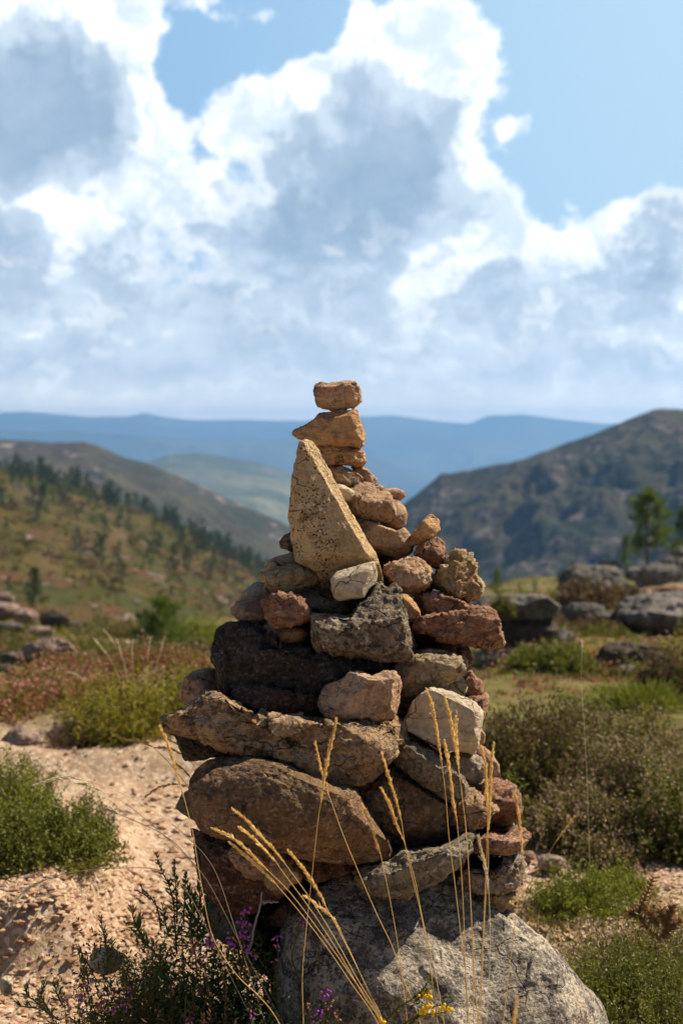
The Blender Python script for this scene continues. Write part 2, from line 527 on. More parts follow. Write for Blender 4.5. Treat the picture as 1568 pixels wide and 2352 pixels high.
hill('blue_range', [(-400, 960), (0, 950), (60, 946), (200, 958), (300, 958), (332, 950), (380, 960), (450, 968), (580, 965), (700, 968), (850, 958), (900, 955), (1000, 968), (1075, 973), (1120, 955), (1200, 951), (1290, 962), (1390, 972), (1500, 968), (1900, 960)],
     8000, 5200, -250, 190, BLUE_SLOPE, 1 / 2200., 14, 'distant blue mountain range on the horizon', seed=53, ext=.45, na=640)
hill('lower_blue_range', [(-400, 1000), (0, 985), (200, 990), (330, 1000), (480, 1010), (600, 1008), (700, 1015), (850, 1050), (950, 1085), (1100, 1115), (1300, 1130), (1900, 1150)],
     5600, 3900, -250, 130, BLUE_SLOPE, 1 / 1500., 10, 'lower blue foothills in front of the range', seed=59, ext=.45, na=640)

# ------------------------------------------------------------------ haze
bm_v = []
hx = 9400.0
v = [(-hx, -hx, -252), (hx, -hx, -252), (hx, hx, -252), (-hx, hx, -252), (-hx, -hx, 150), (hx, -hx, 150), (hx, hx, 150), (-hx, hx, 150)]
f = [(0, 3, 2, 1), (4, 5, 6, 7), (0, 1, 5, 4), (1, 2, 6, 5), (2, 3, 7, 6), (3, 0, 4, 7)]
hm = bpy.data.materials.new('air'); hm.use_nodes = True
g = NT(hm.node_tree); g.n.clear()
pv = g.node('ShaderNodeVolumePrincipled')
pv.inputs['Color'].default_value = (0.27, 0.55, 1.0, 1)
pv.inputs['Density'].default_value = 1.95e-4
pv.inputs['Anisotropy'].default_value = 0.3
om = g.node('ShaderNodeOutputMaterial'); g.l.new(pv.outputs[0], om.inputs['Volume'])
hme = bpy.data.meshes.new('haze'); hme.from_pydata(v, [], f); hme.materials.append(hm)
tag(link('haze', hme), 'pale blue air between the hills', kind='stuff')
# ------------------------------------------------------------------ rock materials
def rock_material(name, c1, c2, c3, lichen=None, lich_amt=0.0, speck=0.35, dark=0.3, grain=170.0, bumps=0.9, patch=9.0, stain=None, stain_amt=0.0, pits=0.0, strata=0.5):
    m, g, b = mat(name, 0.88, 0.25)
    tc = g.node('ShaderNodeTexCoord').outputs['Object']
    oi = g.node('ShaderNodeObjectInfo').outputs['Random']
    P = g.vmath('ADD', tc, g.vmath('SCALE', (13.1, 7.7, 3.3), s=oi))
    n1 = g.noise(P, patch, 6, 0.62, 0.6)
    def sat(c):
        l = 0.3 * c[0] + 0.5 * c[1] + 0.2 * c[2]
        k = 1.0 if name.startswith('outcrop') else (1.1 if name.startswith('boulder') else 1.2)
        c = tuple(max(0.004, l + (x - l) * k) for x in c)
        warm = name.split('_')[0] in ('pink', 'orange', 'red', 'dark', 'brown', 'tan', 'mauve', 'beige', 'ochre')
        return (c[0], c[1] * 1.025, c[2] * 0.95) if warm else (c[0] * 1.01, c[1] * 0.995, c[2] * 0.97)
    c1, c2, c3 = sat(c1), sat(c2), sat(c3)
    n2 = g.noise(P, patch * 4.2, 6, 0.65, 0.3)
    n3 = g.noise(P, patch * 18, 5, 0.7)
    col = g.mix(g.rng(n1, 0.36, 0.64), c1, c2)
    col = g.mix(g.rng(n2, 0.50, 0.68), col, c3)
    # mineral grains
    vc = g.node('ShaderNodeSeparateColor'); g.put(vc.inputs[0], g.vor(g.vmath('ADD', P, g.vmath('SCALE', g.noise(P, 90, 2, out='Color'), s=0.006)), grain, out='Color'))
    light = g.mix(0.5, col, (0.72, 0.66, 0.60))
    col = g.mix(g.math('MULTIPLY', g.rng(vc.outputs[0], 0.62, 0.95), speck), col, light)
    col = g.mix(g.math('MULTIPLY', g.rng(vc.outputs[1], 0.70, 0.90), dark), col, g.mix(0.85, col, (0.02, 0.018, 0.016)))
    # weathering, darker mineral film in blotches
    film = g.rng(g.math('ADD', g.math('MULTIPLY', n2, 0.6), g.math('MULTIPLY', n3, 0.4)), 0.44, 0.60)
    col = g.mix(g.math('MULTIPLY', film, dark), col, g.mix(0.75, col, (0.03, 0.026, 0.024)))
    if lichen is not None:
        ln = g.noise(P, patch * 2.2, 8, 0.68, 0.8)
        lm = g.rng(ln, 0.62 - lich_amt, 0.66 - lich_amt)
        lm = g.math('MULTIPLY', lm, g.rng(g.noise(P, grain * 0.7, 3, 0.6), 0.36, 0.55))
        col = g.mix(lm, col, lichen)
    if stain is not None:
        sn = g.noise(P, patch * 1.3, 5, 0.6, 0.5)
        col = g.mix(g.math('MULTIPLY', g.rng(sn, 0.62 - stain_amt, 0.74 - stain_amt), 0.8), col, stain)
    h = g.math('ADD', g.math('MULTIPLY', n2, 1.0), g.math('MULTIPLY', n3, 0.55))
    h = g.math('ADD', h, g.math('MULTIPLY', g.noise(P, grain, 3, 0.6), 0.22))
    # bedding planes and hairline cracks
    bd = g.noise(g.vmath('MULTIPLY', P, (1.0, 1.0, 7.0)), 14, 4, 0.6, 0.4)
    h = g.math('ADD', h, g.math('MULTIPLY', bd, strata * 1.6))
    col = g.mix(g.math('MULTIPLY', g.rng(bd, 0.52, 0.66), 0.35 * strata), col, g.mix(0.6, col, (0.03, 0.02, 0.015)))
    ce = g.node('ShaderNodeTexVoronoi', feature='DISTANCE_TO_EDGE'); ce.inputs['Scale'].default_value = 9
    g.put(ce.inputs['Vector'], g.vmath('ADD', g.vmath('MULTIPLY', P, (1.0, 1.0, 1.8)), g.vmath('SCALE', g.noise(P, 12, 4, out='Color'), s=0.09)))
    ck = g.math('MULTIPLY', g.rng(ce.outputs['Distance'], 0.02, 0.0), g.rng(g.noise(P, 8, 3), 0.50, 0.60))
    col = g.mix(g.math('MULTIPLY', ck, 0.85), col, (0.03, 0.022, 0.018))
    h = g.math('SUBTRACT', h, g.math('MULTIPLY', ck, 0.8))
    if pits > 0:
        pv = g.vor(g.vmath('ADD', P, g.vmath('SCALE', g.noise(P, 60, 3, out='Color'), s=0.02)), 150)
        pz = g.noise(P, 14, 3, 0.5)
        pr = g.math('MULTIPLY', g.rng(pz, 0.36, 0.55), 0.36)
        pm = g.math('MULTIPLY', g.rng(g.math('SUBTRACT', pr, pv), -0.02, 0.10), pits)
        h = g.math('SUBTRACT', h, g.math('MULTIPLY', pm, 1.2))
        col = g.mix(pm, col, (0.075, 0.045, 0.022))
    g.put(b.inputs['Base Color'], col)
    g.put(b.inputs['Normal'], g.bump(h, min(1.0, bumps), 0.012 + 0.01 * bumps))
    return m


RM = {
    'pink':   rock_material('pink_granite', (0.52, 0.315, 0.215), (0.63, 0.42, 0.30), (0.42, 0.24, 0.16), speck=0.5, dark=0.35),
    'orange': rock_material('orange_granite', (0.55, 0.31, 0.175), (0.64, 0.395, 0.235), (0.45, 0.24, 0.14), speck=0.25, dark=0.22),
    'red':    rock_material('red_granite', (0.35, 0.175, 0.115), (0.50, 0.29, 0.20), (0.22, 0.115, 0.08), speck=0.45, dark=0.45, bumps=1.0),
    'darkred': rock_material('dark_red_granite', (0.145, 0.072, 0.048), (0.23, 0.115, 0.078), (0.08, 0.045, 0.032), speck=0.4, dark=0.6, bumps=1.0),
    'beige':  rock_material('beige_stone', (0.50, 0.39, 0.28), (0.60, 0.49, 0.36), (0.42, 0.28, 0.17), speck=0.3, dark=0.25, stain=(0.38, 0.21, 0.09), stain_amt=0.02),
    'ochre':  rock_material('ochre_quartz', (0.50, 0.33, 0.18), (0.62, 0.48, 0.33), (0.36, 0.20, 0.10), speck=0.5, dark=0.3, stain=(0.40, 0.19, 0.06), stain_amt=0.06, bumps=1.0),
    'white':  rock_material('pale_stone', (0.46, 0.38, 0.275), (0.56, 0.48, 0.37), (0.38, 0.31, 0.22), speck=0.3, dark=0.2, grain=120, bumps=0.6),
    'slab':   rock_material('pitted_slab_stone', (0.43, 0.31, 0.175), (0.53, 0.41, 0.26), (0.33, 0.21, 0.10), speck=0.3, dark=0.2, pits=1.0, stain=(0.34, 0.22, 0.08), stain_amt=0.05, bumps=0.7, patch=6),
    'dark':   rock_material('dark_weathered_stone', (0.066, 0.053, 0.045), (0.12, 0.092, 0.074), (0.17, 0.115, 0.075), lichen=(0.20, 0.17, 0.15), lich_amt=0.02, speck=0.3, dark=0.6, bumps=1.0),  # weathered stones, and gap fillers whose shade is put into the colour
    'lichen': rock_material('black_lichened_stone', (0.23, 0.178, 0.125), (0.37, 0.295, 0.215), (0.135, 0.10, 0.07), lichen=(0.58, 0.49, 0.375), lich_amt=0.03, speck=0.5, dark=0.75, grain=130, bumps=1.0),
    'brown':  rock_material('brown_stone', (0.165, 0.098, 0.056), (0.24, 0.148, 0.086), (0.10, 0.062, 0.040), speck=0.3, dark=0.45, stain=(0.24, 0.11, 0.05), stain_amt=0.05, patch=7, bumps=0.8),
    'tan':    rock_material('tan_granite', (0.43, 0.27, 0.165), (0.56, 0.385, 0.25), (0.25, 0.15, 0.09), speck=0.55, dark=0.5, bumps=1.0),
    'mauve':  rock_material('mauve_stone', (0.33, 0.205, 0.14), (0.43, 0.285, 0.20), (0.23, 0.135, 0.09), speck=0.3, dark=0.35, bumps=0.7),
    'grey':   rock_material('grey_slate', (0.225, 0.185, 0.13), (0.33, 0.28, 0.205), (0.13, 0.108, 0.078), lichen=(0.50, 0.48, 0.42), lich_amt=0.0, speck=0.3, dark=0.4, bumps=0.9),
    'green':  rock_material('greenish_stone', (0.34, 0.255, 0.16), (0.43, 0.335, 0.225), (0.23, 0.19, 0.105), speck=0.3, dark=0.4, stain=(0.40, 0.21, 0.13), stain_amt=0.05, bumps=0.8),
    'quartz': rock_material('pale_grey_quartz', (0.42, 0.335, 0.26), (0.54, 0.45, 0.37), (0.27, 0.195, 0.145), speck=0.3, dark=0.4, bumps=1.0),
    'boulder': rock_material('boulder_granite', (0.29, 0.25, 0.20), (0.54, 0.47, 0.38), (0.16, 0.135, 0.11), lichen=(0.09, 0.08, 0.07), lich_amt=0.06, speck=0.6, dark=0.75, grain=190, bumps=1.0, patch=4.5, stain=(0.42, 0.22, 0.09), stain_amt=0.0, strata=.3),
    'far':    rock_material('outcrop_granite', (0.12, 0.108, 0.095), (0.20, 0.182, 0.165), (0.07, 0.062, 0.056), lichen=(0.10, 0.09, 0.085), lich_amt=0.03, speck=0.1, dark=0.3, grain=8, bumps=1.0, patch=0.8),
    'farpink': rock_material('outcrop_pink_granite', (0.25, 0.17, 0.135), (0.34, 0.245, 0.20), (0.15, 0.10, 0.08), lichen=(0.12, 0.10, 0.09), lich_amt=0.0, speck=0.1, dark=0.3, grain=12, bumps=1.0, patch=1.2),
}

# ------------------------------------------------------------------ rock builder
_CS = {}


def cube_sphere(n):
    if n in _CS: return _CS[n]
    t = np.tan(np.linspace(-1, 1, n + 1) * math.pi / 4)
    U, V = np.meshgrid(t, t)
    vs, fs, off = [], [], 0
    for ax in range(3):
        for s in (-1, 1):
            p = np.zeros((U.size, 3))
            p[:, ax] = s
            a, b = (ax + 1) % 3, (ax + 2) % 3
            p[:, a] = U.ravel() * s; p[:, b] = V.ravel()
            i = (np.arange(n)[:, None] * (n + 1) + np.arange(n)[None, :]).ravel() + off
            fs.append(np.stack([i, i + 1, i + n + 2, i + n + 1], 1))
            vs.append(p); off += U.size
    v = np.concatenate(vs); f = np.concatenate(fs)
    key = np.round(v * 1e5).astype(np.int64)
    _, first, inv = np.unique(key, axis=0, return_index=True, return_inverse=True)
    v = v[first]; f = inv.ravel()[f]
    v = v / np.linalg.norm(v, axis=1)[:, None]
    _CS[n] = (v, f)
    return _CS[n]


def radial(poly, phi):
    c, s = np.cos(phi), np.sin(phi)
    best = np.zeros_like(phi)
    m = len(poly)
    for k in range(m):
        ax, ay = poly[k]; bx, by = poly[(k + 1) % m]
        ex, ey = bx - ax, by - ay
        den = c * ey - s * ex
        den = np.where(np.abs(den) < 1e-9, 1e-9, den)
        t = (ax * ey - ay * ex) / den
        u = (ax * s - ay * c) / den
        ok = (t > 0) & (u >= -1e-6) & (u <= 1 + 1e-6)
        best = np.where(ok & (t > best), t, best)
    return best


CROPS = {'A': (1000, 1500, 1.568), 'B': (700, 2300, 1.568), 'C': (1300, 2300, 1.568), 'E': (600, 3100, 1.568),
         'G': (1300, 3100, 1.568), 'H': (0, 2700, 1.568), 'L': (0, 1500, 1.2062), 'R': (1600, 1500, 1.3864), 'D': (0, 0, 1 / 1.74171),
         'Z': (1831, 2700, 1.6844), 'K': (0, 3500, 2.24)}


def cp(crop, x, y):
    a = CROPS[crop]
    return ((a[0] + x / a[2]) / 1.74171, (a[1] + y / a[2]) / 1.74171)


def rock(name, crop, pts, Y, T, matkey, label, cat='stone', group=None, facets=None, n=None, seed=1, rough=1.0, boxy=3.2,
         nf=6, top=0.55, tops=1.5, chip=1.0, front=-0.72, grow=1.0, roundness=0.0, kind=None, ncut=5):
    """a rock with the outline pts, its middle Y metres from the camera, T metres thick.
    facets: (px,pz, gx,gz, slope): the front turns away from the viewer beyond the line through (px,pz) (unit box) along (gx,gz)"""
    rs = np.random.RandomState(seed * 7 + 3)
    P2 = [cp(crop, *p) for p in pts]
    cx = sum(p[0] for p in P2) / len(P2); cy = sum(p[1] for p in P2) / len(P2)
    xs = [p[0] for p in P2]; ys = [p[1] for p in P2]
    bx, by = (min(xs) + max(xs)) / 2, (min(ys) + max(ys)) / 2
    cx, cy = (cx + bx) / 2, (cy + by) / 2
    C = at(cx, cy, Y)
    W3 = [at(x, y, Y) - C for x, y in P2]
    hw = max(abs(v.x) for v in W3); hh = max(abs(v.z) for v in W3)
    poly = [(v.x / hw * grow, v.z / hh * grow) for v in W3]
    size = math.sqrt(hw * hh)
    wpx = max(hw, hh) / Y * F * 0.435 * 2
    if n is None: n = int(min(74, max(10, wpx * 0.42)))
    v, f = cube_sphere(n)
    phi = np.arctan2(v[:, 2], v[:, 0])
    R = radial(poly, phi)
    # soften the traced corners a touch
    s = np.sqrt(v[:, 0] ** 2 + v[:, 2] ** 2); c = v[:, 1]
    q = (np.abs(s) ** boxy + np.abs(c) ** boxy) ** (1 / boxy)
    s, c = s / q, c / q
    sc = s
    x = np.cos(phi) * R * sc * hw; z = np.sin(phi) * R * sc * hh
    y = c * T / 2
    # slightly narrower behind
    back = np.clip(c, 0, 1)
    x *= 1 - 0.12 * back; z *= 1 - 0.12 * back
    yf = front * T / 2
    fl = []
    for k in range(nf):
        a = rs.uniform(0, 2 * math.pi)
        r0 = rs.uniform(0.25, 0.8)
        fl.append((math.cos(a) * r0, math.sin(a) * r0, math.cos(a), math.sin(a), rs.uniform(0.5, 1.6)))
    if top is not None: fl.append((0, top, rs.uniform(-0.3, 0.3), 1, tops))
    fl.append((0, -0.6, rs.uniform(-0.4, 0.4), -1, 0.8))
    for fc in (facets or []): fl.append(fc)
    tx, tz = rs.uniform(-0.15, 0.15), rs.uniform(-0.1, 0.2)
    yp = np.full(len(v), yf) + tx * x + tz * z
    for (px, pz, gx, gz, sl) in fl:
        L = math.hypot(gx, gz)
        d = (x - px * hw) * gx / L + (z - pz * hh) * gz / L
        yp = np.maximum(yp, yf + d * sl)
    if roundness > 0:
        rr = (x / hw) ** 2 + (z / hh) ** 2
        yp = yp * (1 - roundness) + (-T / 2 * np.sqrt(np.clip(1 - rr * 0.92, 0, 1))) * roundness
    lim = np.abs(c) * 0 + T / 2 * 0.55
    yp = np.minimum(yp, lim)
    y = np.where(c < 0.3, np.maximum(y, yp * np.clip((0.3 - c) / 0.3, 0, 1) + y * (1 - np.clip((0.3 - c) / 0.3, 0, 1))), y)
    # flat breaks that take the edges and corners off
    sv = np.array([hw, T / 2, hh]); Q = np.stack([x, y, z], 1) / sv
    for k in range(0 if nf == 0 else ncut):
        nn = rs.normal(size=3); nn[1] = -abs(nn[1]) - 0.25 if k % 3 else nn[1]
        nn /= np.linalg.norm(nn)
        if abs(nn[1]) < 0.42: continue
        dd = Q @ nn; h = np.max(dd)
        off = h * rs.uniform(0.80, 0.97)
        ex = np.maximum(dd - off, 0)
        Q = Q - ex[:, None] * nn
    x, y, z = (Q * sv).T
    rd = ray(cx, cy)
    X = x + y * rd.x; Yy = y.copy(); Z = z + y * rd.z * 0.85
    V = np.stack([X, Yy, Z], 1)
    # surface normals, then real relief
    def vnorm(V):
        a = V[f[:, 2]] - V[f[:, 0]]; b = V[f[:, 3]] - V[f[:, 1]]
        fn = np.cross(a, b)
        N = np.zeros_like(V)
        for k in range(4): np.add.at(N, f[:, k], fn)
        L = np.linalg.norm(N, axis=1)[:, None]; L[L == 0] = 1
        return N / L
    N = vnorm(V)
    if (N * V).sum() < 0:
        f = f[:, ::-1]; N = -N
    p = V / size + seed * 5.17
    amp = size * 0.066 * rough
    d = fbm(p * 1.5, 3, seed) * amp * 0.8
    d += worley_chips(p * 2.5 + fbm(p * 3, 2, seed + 5)[:, None] * 0.12, seed + 20) * amp * 1.35 * chip
    d += worley_chips(p * 7.5, seed + 40) * amp * 0.50 * chip
    d += fbm(p * 6, 4, seed + 60, 0.6) * amp * 0.42
    g1 = 1 / 0.016 / max(1.0, Y / 4.0)
    d += fbm(V * g1 + seed, 3, seed + 80, 0.65) * min(0.0045 * max(1.0, Y / 4.0), amp) * (0.5 + 0.5 * rough)
    V = V + N * d[:, None]
    me = mesh_np(name, V, f, [RM[matkey]])
    o = link(name, me, loc=C)
    tag(o, label, cat if kind is None else None, group, kind)
    return o


CS_ = 'stones stacked in the cairn'
def cs(crop, pts, Y, T, m, label, name='cairn_stone', **k):
    cs.i += 1
    return rock(name, crop, pts, Y, T, m, label, 'stone', CS_, seed=k.pop('seed', cs.i), **k)
cs.i = 0

# --- upper column
cs('A', [(412,60),(480,52),(560,48),(630,40),(672,55),(690,90),(693,170),(670,200),(600,212),(500,226),(455,208),(420,188),(408,130),(402,95)], 3.60, .12, 'pink',
   'small pink block perched on the very top of the cairn', top=0.72, tops=2.5, nf=3, facets=[(0.55,0,1,0.1,0.8)])
cs('A', [(264,360),(280,345),(330,325),(395,285),(425,245),(540,225),(668,218),(690,290),(714,375),(714,440),(690,468),(640,455),(560,438),(415,440),(310,405),(268,378)], 3.60, .16, 'orange',
   'orange wedge with a long point to the left, second stone from the top', nf=4, top=0.8, tops=0.8, facets=[(0.0,-0.62,-0.15,-1,1.4)], rough=.8)
cs('A', [(400,440),(560,435),(640,460),(712,480),(724,545),(700,574),(640,562),(575,568),(480,566),(400,560)], 3.62, .17, 'orange',
   'flat orange brown stone under the pointed orange wedge', nf=4)
cs('A', [(470,570),(575,573),(620,588),(655,602),(705,640),(717,680),(690,697),(630,705),(560,692),(500,680),(450,620)], 3.60, .15, 'mauve',
   'brown stone with a sunlit corner, beside the pitted slab near its tip', facets=[(0.1,0.1,.3,1,1.2)])
cs('A', [(632,580),(645,562),(668,558),(740,600),(795,650),(800,667),(775,687),(735,682),(700,650),(660,605)], 3.66, .13, 'pink',
   'small tapering stone slanting down to the right behind the brown one', nf=3, chip=.6)
cs('A', [(520,690),(545,683),(590,690),(650,725),(668,765),(662,797),(620,800),(575,782),(530,750)], 3.53, .09, 'white',
   'smooth cream pebble wedged against the right edge of the pitted slab', nf=2, chip=.3, rough=.5, roundness=.6)
cs('A', [(825,712),(865,710),(920,708),(970,732),(977,760),(945,790),(915,787),(880,768),(835,750)], 3.70, .09, 'pink',
   'small rounded pebble at the right end of the broad mauve stone', nf=2, chip=.4, rough=.6, roundness=.5)
cs('A', [(600,800),(640,708),(700,680),(790,682),(850,712),(885,770),(905,820),(920,880),(880,920),(800,920),(700,902),(640,872)], 3.58, .26, 'mauve',
   'broad mauve stone with a sunlit top halfway up the upper column', facets=[(0.0,0.05,.15,1,1.6)], top=None, seed=88)
cs('A', [(880,775),(930,788),(975,830),(990,880),(977,940),(930,977),(880,962),(820,938),(800,900),(840,820)], 3.68, .24, 'mauve',
   'rounded mauve stone bulging out behind the broad one on the right', nf=4, roundness=.5, chip=.4, rough=.7)
cs('A', [(640,890),(700,900),(780,922),(860,950),(930,978),(960,953),(1005,1000),(1020,1060),(1016,1110),(975,1142),(920,1150),(850,1127),(770,1095),(700,1030)], 3.60, .30, 'mauve',
   'big smooth brown stone with a sunlit right shoulder beside the slab', nf=3, chip=.4, rough=.7, facets=[(0.55,0.35,.7,1,1.5),(-.2,-.5,-.6,-1,.9)], top=.9)
cs('A', [(760,1085),(850,1125),(935,1148),(950,1200),(900,1330),(800,1320),(740,1200)], 3.72, .22, 'darkred',
   'shaded dark red stone in the gap right of the slab foot')
# --- leaning slab
cs('A', [(310,420),(345,404),(390,418),(430,470),(462,545),(505,620),(560,735),(620,850),(690,960),(740,1050),(785,1110),(812,1200),(832,1305),(780,1330),(700,1340),(560,1345),(460,1300),(370,1210),(290,1170),(265,1060),(250,900),(258,700),(270,620),(290,520),(303,450)], 3.42, .22, 'slab',
   'tall pointed slab full of dark pits, leaning against the upper column', 'standing_slab', ncut=0, n=78, nf=0, top=None, front=-.75, chip=.22, rough=.5, boxy=4,
   facets=[(-0.62,0,-1,-.10,1.0),(0.33,0.0,1,.62,1.15),(0,.86,0.2,1,1.2),(0.50,-.3,1,.62,2.2)])
cs('A', [(182,1045),(215,1005),(260,988),(300,1010),(310,1080),(262,1113),(230,1097),(190,1077)], 3.60, .12, 'lichen',
   'small black speckled stone peeping out left of the pitted slab')
cs('A', [(90,1190),(120,1160),(190,1135),(280,1113),(330,1150),(310,1195),(200,1225),(120,1240),(95,1227)], 3.55, .18, 'beige',
   'flat beige stone under the black speckled one left of the slab', facets=[(-.2,.15,-.1,1,1.4)])
cs('A', [(70,1245),(130,1235),(230,1195),(330,1188),(380,1215),(430,1245),(457,1285),(440,1312),(360,1332),(280,1352),(200,1362),(140,1333),(88,1302)], 3.42, .24, 'ochre',
   'knobbly ochre and cream slab at the left foot of the standing slab', facets=[(-.1,.25,0,1,1.8)], chip=1.3)
cs('A', [(508,1275),(545,1235),(640,1205),(780,1168),(798,1250),(788,1300),(740,1345),(715,1397),(640,1402),(560,1414),(525,1392),(510,1340)], 3.34, .20, 'white',
   'pale square block in front of the foot of the standing slab', nf=0, top=None, chip=.35, rough=.6, boxy=5, front=-.85,
   facets=[(0.45,0,1,-.25,1.4),(0,.38,-.22,1,1.6)])
cs('A', [(448,1365),(485,1343),(512,1385),(512,1410),(465,1392)], 3.42, .05, 'red', 'tiny red chip lying left of the pale square block', nf=2)
cs('A', [(270,1375),(400,1350),(440,1383),(520,1408),(600,1428),(612,1460),(582,1507),(500,1497),(400,1482),(345,1450)], 3.44, .20, 'green',
   'thin greenish brown slab below the tiny red chip', nf=3, top=.5, chip=.5)
# --- right shoulder
cs('A', [(832,1200),(890,1180),(960,1153),(1050,1143),(1100,1180),(1132,1240),(1142,1290),(1110,1342),(1020,1384),(960,1372),(890,1312),(850,1252)], 3.46, .20, 'pink',
   'rounded pink stone with a rippled sunlit face right of the slab', nf=3, chip=1.4, roundness=.35, front=-.6, top=None, facets=[(-.1,-.35,0,1,.55),(-.55,0,-1,.3,1.2)])
cs('A', [(1080,1310),(1130,1270),(1165,1290),(1170,1330),(1120,1360),(1085,1345)], 3.56, .10, 'darkred', 'little dark stone filling the gap under the two balanced red stones')
cs('A', [(993,1055),(1020,990),(1080,920),(1108,880),(1145,872),(1182,910),(1187,970),(1160,1007),(1110,1042),(1060,1067),(1010,1070)], 3.52, .12, 'orange',
   'small upright orange stone balanced highest on the right shoulder', nf=5, facets=[(0.2,.1,1,.5,1.0)])
cs('A', [(1025,1120),(1060,1065),(1130,1030),(1170,1016),(1217,1050),(1224,1110),(1217,1182),(1180,1210),(1130,1207),(1080,1162),(1028,1142)], 3.52, .15, 'red',
   'red lump under the small upright orange stone', nf=5, facets=[(0.1,.1,.4,1,.8)], chip=1.3)
cs('A', [(1138,1282),(1190,1215),(1225,1150),(1290,1103),(1350,1103),(1392,1140),(1412,1215),(1424,1270),(1448,1320),(1440,1372),(1390,1418),(1350,1418),(1290,1382),(1200,1342),(1148,1322)], 3.50, .22, 'ochre',
   'large cream and ochre stone standing at the right end of the shoulder', nf=4, facets=[(-.1,0,1,.25,.75),(-.45,-.2,-1,-.4,1.3)], chip=1.5, rough=1.3, top=.7)
cs('C', [(545,320),(585,262),(700,245),(800,232),(890,215),(905,193),(1000,201),(1060,223),(1090,290),(1096,340),(1120,430),(1102,455),(1000,446),(870,428),(700,410),(690,385),(560,350)], 3.46, .36, 'red',
   'long rugged red slab jutting out to the right below the ochre stone', nf=2, ncut=2, chip=1.1, rough=.9, front=-.7, boxy=4, top=None,
   facets=[(.45,.35,.3,1,1.3),(-.2,.5,0,1,.8),(.0,-.55,0,-1,1.0)])
cs('C', [(560,150),(580,125),(640,106),(705,106),(790,136),(870,166),(905,196),(885,232),(800,245),(700,258),(590,272),(566,210)], 3.50, .30, 'red',
   'red block lying on the long rugged red slab', nf=3, ncut=2, chip=1.1, boxy=4, facets=[(-.3,.2,-.3,1,1.0)])
cs('C', [(448,105),(520,123),(570,178),(600,230),(598,290),(570,317),(545,302),(500,242),(460,172)], 3.40, .12, 'orange',
   'orange tongue shaped stone squeezed beside the black speckled pyramid', nf=2, chip=.5, rough=.7)
cs('C', [(470,300),(510,240),(535,300),(550,390),(573,440),(566,472),(530,462),(480,400)], 3.44, .12, 'orange', 'thin orange brown sliver below the tongue shaped stone', nf=2)
# --- pyramid block and left group
cs('B', [(862,240),(1000,258),(1100,268),(1150,200),(1220,130),(1250,60),(1290,43),(1330,75),(1385,58),(1412,150),(1442,270),(1472,380),(1480,490),(1467,547),(1400,542),(1200,512),(1000,482),(900,462),(868,400),(862,300)], 3.36, .36, 'lichen',
   'black speckled block with a pyramid shaped sunlit top in the middle of the cairn', 'pyramid_stone', n=76, nf=0, top=None, front=-.9, boxy=4.5, chip=.8,
   facets=[(0,-.02,-.08,1,1.5),(.80,0,1,.15,1.5),(-.6,.12,-.35,1,2.2),(0,-.75,0,-1,.5),(0.55,.3,.8,.4,.9)])
cs('B', [(1092,180),(1150,168),(1200,190),(1180,260),(1100,258)], 3.46, .10, 'grey', 'small dark grey wedge left of the pyramid top', nf=2)
cs('B', [(370,190),(420,108),(490,53),(550,48),(600,70),(600,155),(470,165),(390,190)], 3.60, .20, 'beige',
   'sunlit beige stone at the left edge, above the smooth brown one', nf=3, facets=[(-.2,.1,-.4,1,1.0)], roundness=.3, chip=.5)
cs('B', [(350,208),(385,173),(470,153),(560,158),(625,200),(620,290),(570,328),(480,303),(390,277),(352,237)], 3.48, .24, 'mauve',
   'smooth brown stone with a lit top at the left edge of the cairn', nf=2, chip=.3, rough=.6, roundness=.4, top=.35)
cs('B', [(555,175),(580,123),(650,108),(750,118),(800,148),(852,220),(852,265),(780,312),(720,327),(640,337),(590,312),(555,252)], 3.32, .22, 'red',
   'rugged dark pink stone in front of the smooth brown one', nf=5, chip=1.4, rough=1.2)
cs('B', [(560,60),(640,70),(650,120),(570,170),(555,120)], 3.50, .12, 'red', 'red stone almost hidden under the knobbly ochre slab', nf=2)
cs('B', [(548,340),(560,300),(620,318),(720,325),(830,322),(840,370),(805,420),(700,442),(620,444),(558,402)], 3.38, .22, 'mauve',
   'smooth rounded brown stone under the rugged dark pink one', nf=1, chip=.3, rough=.5, roundness=.6)
cs('B', [(700,330),(860,230),(900,300),(900,500),(820,500),(700,440)], 3.62, .2, 'dark', 'filler stone in the gap left of the speckled block, darkened for its shade', nf=2)  # inner filler, near black to give the gap its shade
cs('B', [(233,455),(268,350),(330,318),(400,293),(540,333),(600,395),(850,455),(1000,485),(1200,520),(1440,560),(1440,640),(1100,690),(950,715),(900,747),(800,735),(700,710),(560,692),(440,692),(335,717),(285,650),(270,570),(240,500)], 3.42, .50, 'dark',
   'long black weathered stone spanning the left and middle of the cairn', 'long_cairn_stone', n=84, nf=4, chip=1.1, top=None, facets=[(-.55,.45,-.2,1,1.3),(.3,-.05,.25,1,1.4),(-.85,0,-1,.3,1.0)])
